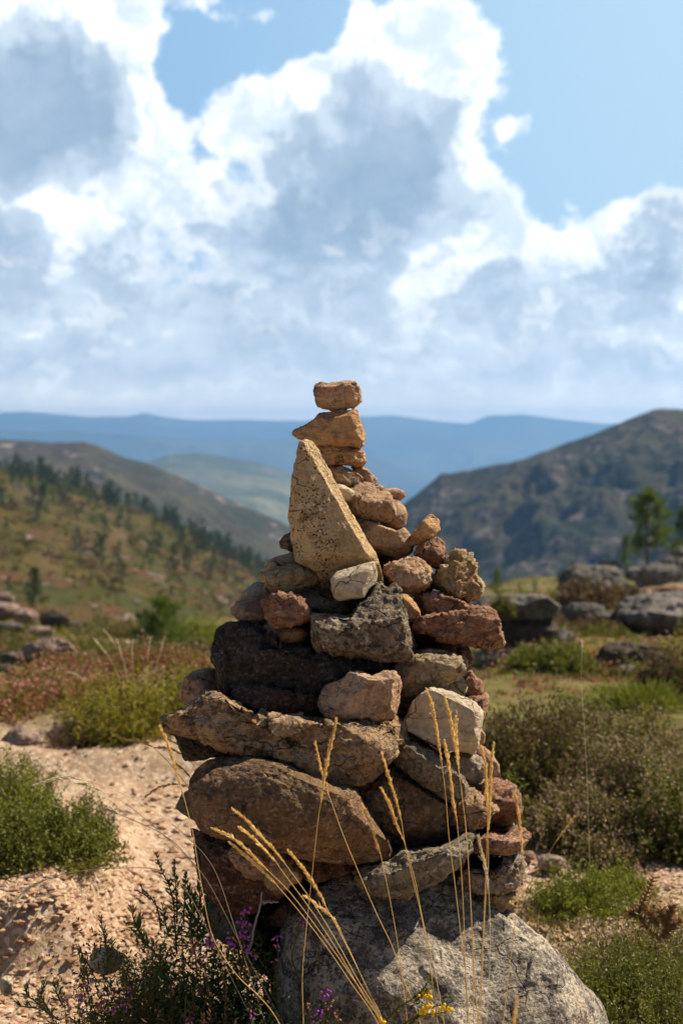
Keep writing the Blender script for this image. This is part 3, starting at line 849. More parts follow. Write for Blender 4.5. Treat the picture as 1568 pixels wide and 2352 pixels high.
# --- middle tiers
cs('B', [(905,790),(920,728),(950,688),(1030,658),(1065,638),(1095,603),(1180,613),(1240,622),(1330,596),(1380,603),(1412,650),(1415,690),(1402,800),(1372,892),(1330,912),(1280,922),(1190,897),(1080,907),(1000,902),(940,890),(910,850)], 3.22, .22, 'pink',
   'big pink stone with a notched sunlit top edge in the centre of the cairn', nf=1, top=None, front=-.8, chip=.5, rough=.8, n=60,
   facets=[(.05,.62,.05,1,2.0),(-.45,0,-1,.5,.8),(.75,0,1,-.1,.9),(0.05,.35,-.9,1,.8)])
cs('B', [(365,730),(400,698),(490,688),(560,698),(700,733),(880,763),(930,800),(925,858),(830,888),(720,892),(600,882),(520,872),(508,835),(440,817),(373,790)], 3.30, .28, 'darkred',
   'flat dark red stone left of the big pink stone', nf=4, chip=1.1, facets=[(-.3,.3,-.1,1,1.4)])
cs('B', [(38,700),(72,638),(128,598),(200,588),(262,598),(280,640),(270,720),(190,790),(115,838),(60,822),(40,770)], 3.50, .24, 'pink',
   'pale pink block sitting on the left tip of the long slab', nf=3, facets=[(0,.25,.2,1,1.3),(-.4,-.2,-1,-.2,.7)])
cs('B', [(-78,905),(-40,880),(10,862),(60,848),(150,798),(200,770),(270,740),(340,788),(400,818),(520,868),(700,893),(900,898),(1000,905),(1200,900),(1330,905),(1390,940),(1437,1020),(1432,1080),(1370,1152),(1300,1202),(1230,1272),(1150,1312),(1090,1317),(980,1292),(900,1262),(770,1192),(600,1142),(470,1102),(380,1117),(300,1092),(240,1052),(150,992),(50,958),(-30,975),(-78,945)], 3.28, .50, 'tan',
   'long tan slab with a thin crack, reaching farthest left across the cairn', 'long_cairn_slab', n=96, nf=3, chip=1.0, front=-.8, top=None, rough=.9,
   facets=[(.45,.35,.25,1,1.6),(-.2,.75,-.2,1,1.6),(-.1,-.45,-.35,-1,.9),(.80,-.2,1,-.4,.9)])
cs('B', [(-60,930),(20,930),(120,960),(250,1000),(380,1090),(380,1115),(250,1132),(130,1163),(62,1160),(42,1107),(10,1010),(-50,985)], 3.42, .34, 'dark',
   'dark stone in shade beneath the left tip of the tan slab', nf=4)
cs('B', [(240,1010),(600,1060),(1000,1180),(1300,1190),(1320,1300),(1100,1350),(600,1220),(260,1160)], 3.72, .30, 'dark', 'filler stone in the slit under the tan slab, blackened as its shade', nf=2)  # filler behind the slit, shade painted in as black
cs('C', [(430,560),(500,510),(560,490),(640,488),(760,498),(860,508),(892,530),(892,570),(832,642),(740,692),(640,722),(560,762),(470,782),(430,720)], 3.40, .42, 'green',
   'wide greenish beige stone right of centre with a reddish upper edge', nf=3, facets=[(.2,.45,.1,1,1.2),(-.1,-.25,-.2,-1,.8)])
cs('C', [(520,380),(880,420),(907,480),(905,530),(875,592),(820,620),(560,540)], 3.60, .30, 'darkred',
   'dark red stone in the black gap under the rugged red block', nf=3)
cs('C', [(430,720),(560,740),(700,700),(760,690),(700,800),(560,900),(470,960),(420,920)], 3.66, .30, 'dark', 'filler stone left of the big white block, gap shade put into its colour', nf=2)  # filler whose dark colour stands for the shade of the gap
cs('C', [(720,700),(780,658),(825,618),(870,648),(895,700),(882,752),(850,760),(760,735)], 3.54, .16, 'beige',
   'small smooth tan stone tucked behind the top of the white block', nf=2, chip=.3, rough=.5, facets=[(.2,.2,.7,1,1.3)])
cs('C', [(850,680),(862,640),(910,593),(950,650),(1002,680),(1002,730),(950,765),(880,765)], 3.62, .18, 'red',
   'pointed red stone behind the white block on the right', nf=3, facets=[(0.5,.2,1,.6,1.4)])
cs('C', [(840,770),(880,758),(960,756),(1008,733),(1028,775),(1012,860),(985,912),(940,900),(880,860)], 3.60, .20, 'red',
   'red stone just below the pointed one at the right edge', nf=3, facets=[(.45,0,1,0,1.2)])
cs('C', [(478,935),(520,868),(550,788),(600,738),(660,702),(730,708),(850,758),(940,800),(982,850),(988,900),(972,960),(962,1060),(937,1120),(880,1107),(780,1087),(680,1062),(600,1022),(490,960)], 3.28, .22, 'white',
   'large white block with black spots on the right side of the cairn', 'white_block', nf=0, top=None, front=-.85, chip=.35, rough=.6, boxy=5, n=60,
   facets=[(.1,.72,.42,1,1.8),(.80,0,1,.05,1.2),(-.55,.3,-1,.6,.7),(-.6,-.4,-.6,-1,.6)])
cs('C', [(950,960),(975,955),(1003,1000),(997,1062),(955,1060)], 3.46, .10, 'pink', 'pink sliver at the right edge of the white block', nf=1)
cs('C', [(420,900),(500,930),(620,1030),(760,1085),(860,1120),(760,1200),(600,1160),(430,1060)], 3.56, .3, 'darkred', 'filler stone under the white block, coloured dark for the shaded gap', nf=3)  # fills the dark gap, shade put into the dark red
cs('C', [(426,1160),(450,1090),(490,1048),(560,1058),(640,1088),(700,1130),(800,1210),(860,1268),(890,1330),(882,1372),(832,1424),(760,1404),(640,1332),(540,1262),(450,1192)], 3.24, .24, 'grey',
   'slanting dark grey slab with a pale worn edge below the white block', 'slanting_slab', nf=1, top=None, front=-.8,
   facets=[(.1,.25,.62,1,1.5),(.9,-.6,1,-.3,1.0)], chip=.7, n=54)
cs('C', [(760,1180),(780,1108),(870,1123),(940,1128),(1002,1170),(1012,1240),(962,1302),(880,1310),(840,1260)], 3.42, .24, 'quartz',
   'cracked cream stone behind the slanting grey slab', nf=4, facets=[(.3,.2,.7,1,1.0)], chip=1.3)
cs('C', [(925,1070),(960,1062),(1000,1078),(1052,1130),(1092,1190),(1100,1270),(1060,1300),(1010,1290),(960,1190)], 3.56, .24, 'mauve',
   'rounded greyish pink stone at the right edge under the white block', nf=1, roundness=.5, chip=.4, rough=.7)
cs('C', [(880,1310),(960,1285),(1015,1275),(1040,1350),(1000,1400),(900,1390)], 3.48, .16, 'ochre', 'tan wedge behind the grass heads under the cream stone', nf=2)
# --- lower tiers
cs('E', [(258,30),(300,-40),(380,-90),(490,-105),(600,-125),(760,-95),(960,-30),(1160,50),(1285,85),(1335,180),(1412,290),(1492,400),(1510,460),(1492,502),(1400,532),(1250,549),(1100,532),(900,492),(700,442),(560,402),(400,372),(330,332),(275,230),(260,120)], 3.20, .56, 'brown',
   'huge smooth brown stone with curved ledges low in the cairn', 'great_cairn_stone', n=100, nf=0, chip=.35, front=-.8, top=.62, tops=1.1, rough=.6, roundness=.35,
   facets=[(.2,-.35,.15,-1,.35),(-.85,0,-1,.1,1.0)])
cs('G', [(100,100),(190,-20),(310,-60),(430,-60),(560,25),(700,118),(792,190),(832,290),(817,372),(740,442),(600,474),(430,467),(395,402),(320,302),(200,200)], 3.34, .46, 'brown',
   'rounded brown stone right of the huge smooth one', nf=2, chip=.5, roundness=.25, front=-.75, n=66, facets=[(0,-.35,.1,-1,1.0)])
cs('G', [(480,-60),(600,-70),(760,60),(850,100),(850,220),(780,200),(640,90)], 3.62, .3, 'dark', 'filler stone under the slanting grey slab, black as the shade of the hollow', nf=2)  # filler, the shade of the hollow painted as black stone
cs('E', [(158,200),(198,120),(257,83),(300,100),(320,285),(300,290),(250,270),(190,232)], 3.46, .20, 'grey',
   'grey blue wedge poking out left of the huge brown stone', nf=1, chip=.3, rough=.5, facets=[(0,.1,-.4,1,.8)])
cs('E', [(285,410),(300,370),(340,348),(430,368),(520,398),(640,430),(740,470),(830,560),(880,640),(832,740),(760,775),(680,802),(650,862),(560,882),(480,862),(420,792),(370,742),(320,642),(295,520)], 3.28, .46, 'darkred',
   'dark coarse grained stone at the bottom left of the cairn', 'corner_stone', nf=3, n=66, chip=.7, facets=[(-.2,.5,-.3,1,1.0),(0,-.4,-.1,-1,.8)])
cs('E', [(483,495),(530,445),(640,428),(760,460),(880,540),(948,640),(830,722),(760,712),(690,645),(600,637),(535,580)], 3.14, .20, 'mauve',
   'flat brown stone lying over the coarse grained corner stone', nf=3, facets=[(-.55,.4,-.6,1,1.0)])
cs('E', [(780,440),(940,490),(1150,530),(1290,558),(1285,590),(1200,622),(1060,662),(980,642),(900,590),(800,540)], 3.32, .36, 'darkred',
   'thin reddish stone in shade under the huge brown stone', nf=3)
cs('G', [(190,600),(260,560),(390,540),(470,470),(540,470),(740,447),(880,363),(917,373),(902,470),(820,570),(700,652),(600,702),(520,757),(400,747),(280,717),(200,662)], 3.18, .40, 'grey',
   'grey slate slab with a pale front face resting on the base boulder', 'grey_slab', n=72, nf=1, top=None, front=-.85, boxy=4.5, chip=.6,
   facets=[(.0,.1,-.55,1,1.6),(-.35,-.25,-1,-.2,.5),(.9,0,1,0,1.0)])
cs('E', [(735,900),(800,830),(900,760),(1050,680),(1200,700),(1222,800),(1202,872),(1050,932),(900,967),(790,932)], 3.36, .30, 'darkred',
   'dark reddish stone low in the shade beside the base boulder', nf=4)
cs('E', [(860,640),(1000,620),(1200,600),(1330,640),(1300,800),(1200,900),(900,840)], 3.62, .3, 'dark', 'filler stone above the base boulder, black for the shade of the deep hollow', nf=2)  # filler coloured black in place of the shade in the hollow
cs('E', [(340,760),(420,800),(520,870),(640,900),(700,1000),(560,1080),(420,1020),(350,900)], 3.44, .34, 'grey', 'low grey stone behind the heather at the bottom left', nf=3)
# --- right lower group
cs('G', [(780,215),(830,170),(880,93),(930,83),(1012,150),(1088,220),(1025,252),(985,302),(900,352),(850,372),(810,330)], 3.26, .26, 'tan',
   'rugged reddish tan stone at the lower tip of the slanting grey slab', nf=4, chip=1.5, rough=1.3, facets=[(.1,.2,.7,1,1.0)])
cs('G', [(990,90),(1010,40),(1062,20),(1150,43),(1213,110),(1230,220),(1193,292),(1080,285),(1000,290),(950,220)], 3.38, .30, 'red',
   'rough reddish stone on the lower right edge of the cairn', nf=4, chip=1.3, rough=1.2, facets=[(.1,.35,.5,1,.9)])
cs('G', [(930,400),(960,340),(1035,288),(1110,293),(1205,318),(1200,360),(1120,400),(1000,420)], 3.46, .26, 'darkred', 'shaded upper face of the flat red stone, built as a dark red piece', nf=2)  # upper face of the flat stone as its own body, shade coloured in
cs('G', [(903,455),(958,393),(1040,363),(1120,383),(1200,325),(1252,338),(1287,380),(1252,432),(1220,472),(1150,500),(1050,487),(908,490)], 3.26, .26, 'red',
   'flat red stone with a sunlit top near the lower right edge', nf=2, top=None, facets=[(0,.15,.1,1,2.0)])
cs('G', [(880,500),(960,495),(1100,500),(1150,520),(1090,605),(960,612),(880,600)], 3.46, .26, 'darkred', 'dark stone set back between the flat red and the pale grey stones', nf=2)
cs('G', [(832,640),(870,590),(960,608),(1080,600),(1130,520),(1195,494),(1227,530),(1252,560),(1242,620),(1202,692),(1160,732),(1060,727),(960,732),(880,712),(838,680)], 3.28, .30, 'quartz',
   'pale grey crumpled looking stone near the bottom right', nf=4, chip=1.6, rough=1.3, facets=[(.5,.3,1,.6,1.2)])
cs('G', [(900,720),(1050,735),(1160,733),(1217,710),(1225,770),(1192,832),(1132,892),(1040,870),(940,800)], 3.34, .34, 'ochre',
   'lowest ochre brown stone on the right, resting on the boulder', nf=3, facets=[(.3,-.2,.3,-1,1.2)])
# small stones wedged between the big ones
WD = [('B', [(280,650),(330,700),(370,735),(340,775),(285,745),(262,690)], 3.40, .14, 'darkred', 'little dark red stone wedged above the left part of the tan slab'),
      ('B', [(640,95),(700,88),(745,110),(720,135),(650,128)], 3.36, .10, 'tan', 'small tan chip under the knobbly ochre slab'),
      ('B', [(840,150),(905,195),(900,240),(860,250),(838,210)], 3.44, .12, 'brown', 'small brown stone between the rugged pink one and the black speckled block'),
      ('A', [(430,1290),(500,1270),(515,1330),(480,1350),(440,1330)], 3.40, .10, 'brown', 'brown chip at the foot of the standing slab'),
      ('A', [(760,1300),(830,1310),(850,1350),(800,1360),(760,1340)], 3.44, .10, 'beige', 'little beige stone behind the top of the pyramid'),
      ('C', [(1015,300),(1060,330),(1100,400),(1060,430),(1010,380)], 3.55, .10, 'darkred', 'flake on the underside of the long red block'),
      ('C', [(560,480),(640,455),(760,470),(830,495),(760,515),(600,510)], 3.42, .22, 'mauve', 'thin flat stone on top of the wide greenish one'),
      ('B', [(1380,905),(1440,900),(1480,930),(1450,990),(1400,960)], 3.34, .12, 'brown', 'small brown wedge between the big pink stone and the white block'),
      ('C', [(440,1060),(480,1040),(500,1060),(470,1110),(435,1120)], 3.30, .10, 'grey', 'small grey chip at the upper end of the slanting slab'),
      ('C', [(800,1090),(880,1110),(930,1125),(900,1150),(820,1130)], 3.36, .10, 'brown', 'thin dark chip under the lower edge of the white block'),
      ('G', [(1040,290),(1100,270),(1170,285),(1190,320),(1120,330),(1050,315)], 3.42, .14, 'tan', 'thin tan flake under the rough reddish stone'),
      ('G', [(1100,500),(1180,495),(1210,515),(1150,545),(1105,530)], 3.36, .12, 'brown', 'little brown stone between the flat red and the pale grey one'),
      ('E', [(1290,560),(1340,540),(1380,560),(1340,610),(1290,600)], 3.26, .12, 'darkred', 'small dark red stone at the left tip of the grey slate slab'),
      ('E', [(255,330),(300,345),(330,370),(300,400),(262,380)], 3.40, .10, 'brown', 'small brown stone between the huge brown one and the corner stone'),
      ('A', [(600,690),(660,700),(700,690),(660,730),(620,720)], 3.60, .08, 'darkred', 'dark chip between the cream pebble and the broad mauve stone'),
      ('A', [(870,1150),(930,1160),(960,1190),(900,1210),(870,1190)], 3.62, .10, 'brown', 'small brown stone above the rippled pink one'),
      ('B', [(505,840),(600,870),(700,890),(690,905),(600,900),(510,870)], 3.26, .12, 'brown', 'thin flake under the flat dark red stone')]
for (c_, p_, y_, t_, m_, l_) in WD: cs(c_, p_, y_, t_, m_, l_, name='wedged_stone', nf=2)
# hidden heart of the cairn, coloured near black for the shade between the stones
cs('D', [(640,1500),(900,1480),(1060,1560),(1090,1700),(1120,1850),(1150,2000),(1080,2060),(700,2040),(560,1950),(520,1800),(480,1640),(540,1540)], 3.84, .34, 'dark', 'core stone of the lower cairn, coloured dark for the shade in its gaps', nf=4, chip=.8)
cs('D', [(620,1340),(700,1290),(860,1270),(960,1320),(1040,1400),(1000,1500),(640,1500)], 3.74, .28, 'dark', 'core stone below the standing slab, coloured dark for the shade in its gaps', nf=4)

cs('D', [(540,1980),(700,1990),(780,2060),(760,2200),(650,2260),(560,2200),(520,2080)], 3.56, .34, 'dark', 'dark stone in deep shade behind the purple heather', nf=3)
# --- base boulder
boulder = rock('base_boulder', 'D', [(625,2400),(632,2290),(645,2180),(672,2090),(730,2030),(810,1990),(900,1972),(980,1975),(1040,1995),(1085,2035),(1120,2066),(1180,2100),(1240,2145),(1290,2200),(1330,2255),(1365,2300),(1385,2360),(1400,2450),(1390,2560),(1200,2680),(980,2700),(760,2660),(640,2540)],
     3.45, 1.0, 'boulder', 'broad grey granite boulder with black lichen carrying the whole cairn', 'boulder', seed=77, ncut=3, n=150, nf=3, boxy=2.4, chip=.4, rough=.6, front=-.9, roundness=.38, top=None,
     facets=[(0.0,.10,-.05,1,.8),(0.35,.3,.6,1,.9),(-.1,.62,0,1,2.2)])
# ------------------------------------------------------------------ plant materials
def leaf_mat(name, a, b_, trans=0.35, rough=0.6, scale=6.0):
    m = bpy.data.materials.new(name); m.use_nodes = True
    g = NT(m.node_tree); g.n.clear()
    at_ = g.node('ShaderNodeAttribute'); at_.attribute_name = 'tint'
    geo = g.node('ShaderNodeNewGeometry').outputs['Position']
    n = g.noise(geo, scale, 3, 0.6)
    k = g.math('ADD', g.math('MULTIPLY', at_.outputs['Fac'], 0.65), g.math('MULTIPLY', g.rng(n, 0.35, 0.65), 0.35))
    col = g.mix(k, a, b_)
    b = g.node('ShaderNodeBsdfPrincipled'); b.inputs['Roughness'].default_value = rough
    b.inputs['Specular IOR Level'].default_value = 0.25
    g.put(b.inputs['Base Color'], col)
    t = g.node('ShaderNodeBsdfTranslucent'); g.put(t.inputs[0], col)
    mx = g.node('ShaderNodeMixShader'); mx.inputs[0].default_value = trans
    g.l.new(b.outputs[0], mx.inputs[1]); g.l.new(t.outputs[0], mx.inputs[2])
    o = g.node('ShaderNodeOutputMaterial'); g.l.new(mx.outputs[0], o.inputs[0])
    return m


LM = {
    'straw': leaf_mat('straw', (0.74, 0.46, 0.14), (0.95, 0.72, 0.30), 0.4),
    'paler_straw': leaf_mat('pale_straw', (0.62, 0.50, 0.30), (0.80, 0.70, 0.48), 0.3),
    'stalk': leaf_mat('stalk', (0.62, 0.40, 0.12), (0.82, 0.58, 0.22), 0.25),
    'deep': leaf_mat('deep_green_leaf', (0.050, 0.088, 0.018), (0.15, 0.215, 0.045)),
    'green': leaf_mat('green_leaf', (0.075, 0.092, 0.012), (0.21, 0.21, 0.03)),
    'fresh': leaf_mat('fresh_green_leaf', (0.11, 0.13, 0.014), (0.26, 0.27, 0.03)),
    'olive': leaf_mat('olive_leaf', (0.060, 0.060, 0.011), (0.19, 0.165, 0.032)),
    'yellow': leaf_mat('yellow_green_leaf', (0.17, 0.17, 0.02), (0.42, 0.36, 0.03)),
    'brown': leaf_mat('brown_sprig', (0.07, 0.042, 0.02), (0.17, 0.10, 0.05)),
    'rust': leaf_mat('rust_flower', (0.24, 0.085, 0.045), (0.42, 0.18, 0.11)),
    'beige': leaf_mat('dried_flower', (0.22, 0.145, 0.08), (0.42, 0.30, 0.19)),
    'rosy': leaf_mat('faded_pink_flower', (0.34, 0.14, 0.10), (0.56, 0.30, 0.22)),
    'purple': leaf_mat('purple_flower', (0.26, 0.04, 0.30), (0.50, 0.14, 0.52), 0.3),
    'gorse': leaf_mat('gorse_flower', (0.75, 0.45, 0.01), (0.90, 0.66, 0.03), 0.3),
    'dead': leaf_mat('dead_spine', (0.28, 0.15, 0.06), (0.55, 0.34, 0.16), 0.2),
    'bark': leaf_mat('twig_bark', (0.055, 0.038, 0.028), (0.12, 0.085, 0.06), 0.0),
    'greybark': leaf_mat('grey_twig_bark', (0.16, 0.14, 0.125), (0.26, 0.23, 0.20), 0.0),
    'pine': leaf_mat('pine_needle', (0.018, 0.038, 0.010), (0.050, 0.090, 0.020), 0.3, scale=1.0),
    'brightpine': leaf_mat('young_pine_needle', (0.055, 0.095, 0.012), (0.16, 0.22, 0.028), 0.35, scale=2.0),
    'turf': leaf_mat('turf_blade', (0.095, 0.10, 0.016), (0.25, 0.22, 0.045), 0.35, scale=0.5),
    'dryturf': leaf_mat('dry_turf_blade', (0.26, 0.17, 0.07), (0.50, 0.38, 0.19), 0.3, scale=1.2),
}


def unit(a):
    L = np.linalg.norm(a, axis=-1, keepdims=True); L[L == 0] = 1
    return a / L


def kites(B, D, L, Wd, rs, mid=0.45):
    """one pointed leaf per row"""
    n = len(B)
    r = unit(rs.normal(size=(n, 3)))
    s = unit(np.cross(D, r))
    L = np.broadcast_to(L, (n,))[:, None]; Wd = np.broadcast_to(Wd, (n,))[:, None]
    v = np.stack([B, B + D * L * mid + s * Wd / 2, B + D * L, B + D * L * mid - s * Wd / 2], 1).reshape(-1, 3)
    f = np.arange(4 * n).reshape(n, 4)
    t = np.repeat(rs.uniform(0, 1, n), 4)
    return v, f, t


class Acc:
    def __init__(self): self.v = []; self.f = []; self.t = []; self.n = 0
    def add(self, v, f, t=None):
        self.v.append(v); self.f.append(np.asarray(f) + self.n)
        self.t.append(np.full(len(v), 0.5) if t is None else t); self.n += len(v)
    def build(self, name, m, parent=None, smooth=False, origin=None):
        if not self.v: return None
        V = np.concatenate(self.v)
        o0 = np.array(origin) if origin is not None else (np.array(parent.location) if parent is not None else np.zeros(3))
        if origin is None and parent is None: o0 = V.mean(0)
        me = mesh_np(name, V - o0, self.f, [m], smooth, attrs={'tint': np.concatenate(self.t)})
        o = link(name, me, parent)
        if parent is None: o.location = o0
        return o


def tube(P, R, sides=5):
    P = np.asarray(P, float); n = len(P)
    R = np.broadcast_to(R, (n,))
    T = unit(np.gradient(P, axis=0))
    a = unit(np.cross(T, np.tile([0.31, 0.12, 0.94], (n, 1)) if abs(T[:, 2]).mean() < 0.9 else np.tile([1.0, 0.2, 0.1], (n, 1))))
    b = np.cross(T, a)
    th = np.linspace(0, 2 * math.pi, sides, endpoint=False)
    V = (P[:, None, :] + (a[:, None, :] * np.cos(th)[None, :, None] + b[:, None, :] * np.sin(th)[None, :, None]) * R[:, None, None]).reshape(-1, 3)
    i, j = np.meshgrid(np.arange(n - 1), np.arange(sides), indexing='ij')
    i = i.ravel(); j = j.ravel(); j2 = (j + 1) % sides
    return V, np.stack([i * sides + j, i * sides + j2, (i + 1) * sides + j2, (i + 1) * sides + j], 1)


def smooth_line(P, n):
    P = np.asarray(P, float)
    if len(P) < 3:
        t = np.linspace(0, 1, n)[:, None]; return P[0] * (1 - t) + P[-1] * t
    Q = np.concatenate([[2 * P[0] - P[1]], P, [2 * P[-1] - P[-2]]])
    L = np.linalg.norm(np.diff(P, axis=0), axis=1); cum = np.concatenate([[0], np.cumsum(L)])
    out = []
    for s in np.linspace(0, cum[-1] * 0.99999, n):
        k = int(np.searchsorted(cum, s, side='right') - 1); u = (s - cum[k]) / L[k]
        a, b, c, d = Q[k], Q[k + 1], Q[k + 2], Q[k + 3]
        out.append(0.5 * ((2 * b) + (-a + c) * u + (2 * a - 5 * b + 4 * c - d) * u * u + (-a + 3 * b - 3 * c + d) * u ** 3))
    return np.array(out)


# ------------------------------------------------------------------ flowering grass in front of the cairn
def stalk(head, stem, Y, label, dY=0.0, pale=False, thick=1.0, full=1.0, group='ripe grass stalks in front of the cairn', seed=0, down=True):
    """head, stem: lists of (crop, x, y); from the tip downwards"""
    rs = np.random.RandomState(seed + 900)
    def pos(p, k=0): return np.array(at(*cp(*p), Y))
    H = smooth_line([pos(p) for p in head], 40)
    Sx = [pos(p) for p in [head[-1]] + stem]
    if down:
        d = unit((Sx[-1] - Sx[-2])[None])[0]
        d = unit(np.array([d[0] * 0.6, 0, min(d[2], -0.6)])[None])[0]
        gz = ground_z(Sx[-1][0], Y)
        while Sx[-1][2] > gz:
            Sx.append(Sx[-1] + d * 0.12)
    Ssm = smooth_line(Sx, 60)
    base = Ssm[-1]
    root = bpy.data.objects.new('grass_stalk', None); COL.objects.link(root)
    root.location = base; root.empty_display_size = 0.05
    tag(root, label, 'grass stalk', group)
    line = np.concatenate([H[3:-1], Ssm])
    st = Acc(); rad = np.concatenate([np.linspace(0.0003, 0.0006, len(H) - 4), np.linspace(0.0006, 0.0011, len(Ssm))]) * thick
    v, f = tube(line, rad * min(Y, 4.5) / 2.8, 5); st.add(v, f, np.repeat(np.linspace(1, 0.2, len(line)), 5))
    st.build('stem', LM['paler_straw'] if pale else LM['stalk'], root)
    hd = Acc()
    Ln = np.linalg.norm(np.diff(H, axis=0), axis=1).sum()
    n = int(Ln * 3000 * full / max(1, Y / 3.5))
    t = rs.uniform(0, 1, n)
    t = np.sort(t)
    idx = np.clip((t * 39).astype(int), 0, 38); fr = (t * 39 - idx)[:, None]
    B = H[idx] * (1 - fr) + H[idx + 1] * fr
    ax = unit(H[idx] - H[idx + 1])
    # tufts: width swells and shrinks along the head
    bmp = np.interp(t, np.linspace(0, 1, 28), rs.uniform(0.25, 1.15, 28))
    env = np.clip(np.sin(np.pi * np.clip(t * 0.93 + 0.07, 0, 1)) ** 0.6, 0.1, 1) * bmp
    side = unit(np.cross(ax, rs.normal(size=(n, 3))))
    B = B + side * (env * 0.0022 * rs.uniform(0, 1, n))[:, None]
    D = unit(ax + side * rs.uniform(0.10, 0.5, n)[:, None])
    L = rs.uniform(0.005, 0.0105, n) * (0.6 + 0.5 * env) * min(Y, 3.3) / 2.8
    v, f, tt = kites(B, D, L, L * 0.30, rs, 0.35)
    hd.add(v, f, tt)
    k = rs.rand(n) < 0.10
    v, f, tt = kites(B[k], unit(D[k] + side[k] * 0.5), L[k] * 1.25, L[k] * 0.14, rs, 0.3)
    hd.add(v, f, np.ones(len(v)))
    hd.build('seed_head', LM['paler_straw'] if pale else LM['straw'], root)
    return root


def E(*p): return [('E', x, y) for x, y in p]
def G_(*p): return [('G', x, y) for x, y in p]
def C_(*p): return [('C', x, y) for x, y in p]
def H_(*p): return [('H', x, y) for x, y in p]
def B_(*p): return [('B', x, y) for x, y in p]
def D_(*p): return [('D', x, y) for x, y in p]


FAN = 'grass stalks fanning out to the left from the foot of the boulder'
ROW = 'upright grass stalks on the right of the cairn'
stalk(E((518,215),(610,290),(700,390),(760,450),(845,555)), E((1000,770),(1150,1010),(1300,1280),(1452,1545)), 2.80, 'upper long seed head of the left fan, over the huge brown stone', group=FAN, seed=1, full=1.1)
stalk(E((562,330),(640,390),(700,450),(790,545)), E((830,605),(1010,850),(1180,1110),(1330,1370),(1446,1550)), 2.81, 'thin seed head of the fan, between the upper long head and the paired ones', group=FAN, seed=2, full=.7)
stalk(E((392,337),(500,385),(600,460),(680,545),(740,600)), E((880,740),(1070,990),(1260,1260),(1460,1560)), 2.80, 'leftmost thick seed head of the fan, drooping over the corner stone', group=FAN, seed=3, full=1.3)
stalk(E((500,425),(590,500),(680,580),(790,685)), E((930,850),(1100,1070),(1250,1290),(1430,1560)), 2.79, 'seed head just below and touching the leftmost thick one', group=FAN, seed=4, full=1.3)
stalk(E((868,478),(940,560),(1010,660),(1060,740),(1105,830)), E((1200,1010),(1300,1210),(1400,1420),(1460,1550)), 2.78, 'thick seed head in the fan that ends beside the dark hollow', group=FAN, seed=5, full=1.25)
stalk(E((965,760),(1040,810),(1110,865),(1155,910),(1195,985)), E((1260,1120),(1360,1340),(1462,1550)), 2.82, 'lowest and shortest seed head of the fan', group=FAN, seed=6, full=1.0)
stalk(B_((1010,910),(1000,970),(960,1130),(932,1290),(915,1430)), E((1062,220),(1040,400),(1010,680),(980,960),(955,1270),(962,1560)), 2.78, 'tall golden seed head over the tan slab, right branch of the crossing pair', seed=7, full=1.15)
stalk(B_((880,1055),(905,1170),(930,1270),(965,1385)), E((1140,180),(1220,400),(1320,640),(1420,870),(1520,1080)) + G_((480,1260),(580,1500)), 2.80, 'thin seed head over the tan slab, left branch of the crossing pair', seed=8, full=.8)
stalk(G_((235,190),(290,320),(320,420),(348,500)), G_((400,750),(450,1030),(490,1330),(515,1560)), 2.80, 'seed head over the right end of the huge brown stone', seed=9, full=.9)
stalk(C_((358,1120),(400,1270),(440,1400),(478,1540)), G_((500,430),(545,640),(600,870),(650,1150),(705,1560)), 2.79, 'higher seed head of the pair over the rounded brown stone', seed=10, full=1.0)
stalk(G_((352,85),(410,200),(440,290),(492,410)), G_((560,650),(620,950),(680,1200),(745,1560)), 2.81, 'lower seed head of the pair over the rounded brown stone', seed=11, full=1.0)
stalk(C_((640,720),(670,830),(700,980),(732,1195)), C_((755,1380)) + G_((775,380),(815,700),(850,1000),(880,1240),(902,1560)), 2.80, 'seed head over the left part of the white block', group=ROW, seed=12, full=1.1)
stalk(C_((748,760),(780,880),(810,1040),(832,1200)), G_((860,130),(890,450),(915,850),(935,1250),(955,1560)), 2.78, 'seed head over the middle of the white block', group=ROW, seed=13, full=1.2)
stalk(C_((825,860),(820,990),(832,1140),(840,1240)), C_((868,1480)) + G_((880,300),(905,700),(925,1150),(930,1560)), 2.82, 'slim seed head over the spotted part of the white block', group=ROW, seed=14, full=.7)
stalk(C_((748,1040),(780,1230),(800,1400),(826,1545)), G_((850,560),(866,850),(878,1200),(890,1560)), 2.80, 'seed head that starts on the slanting grey slab and hangs to the brown stone', group=ROW, seed=15, full=1.1)
stalk(C_((980,1080),(1005,1200),(1012,1400),(1018,1500)), G_((1012,480),(1000,780),(980,1200),(958,1560)), 2.80, 'left and shorter seed head of the close pair at the right side', group=ROW, seed=16, full=1.1)
stalk(C_((1058,1060),(1042,1180),(1036,1350),(1030,1480),(1020,1620)), G_((1022,560),(1000,880),(985,1200),(972,1560)), 2.78, 'right and taller seed head of the close pair at the right side', group=ROW, seed=17, full=1.3)
stalk(G_((960,390),(985,500),(1005,600),(1024,720)), G_((1032,900),(1030,1200),(1010,1560)), 2.76, 'pale whitish seed head in front of the lowest right stones', group=ROW, seed=18, pale=True, full=.9)
stalk(G_((1190,110),(1213,250),(1230,400),(1236,530)), G_((1220,690),(1180,1000),(1145,1300),(1115,1560)), 2.86, 'seed head hanging along the right edge of the cairn', group=ROW, seed=19, full=.8)
stalk(G_((1564,262),(1520,320),(1480,370),(1445,420)), G_((1390,510),(1330,600),(1260,720),(1190,860)), 4.15, 'blurred slanting seed head in front of the heather bushes on the right', seed=20, full=.7)
stalk(G_((1203,1405),(1192,1470),(1186,1540),(1184,1640)), G_((1180,1800),(1175,2000)), 1.9, 'very near blurred seed head at the bottom of the picture', seed=21, full=1.5)
LEFTG = 'arching grass stalks left of the cairn'
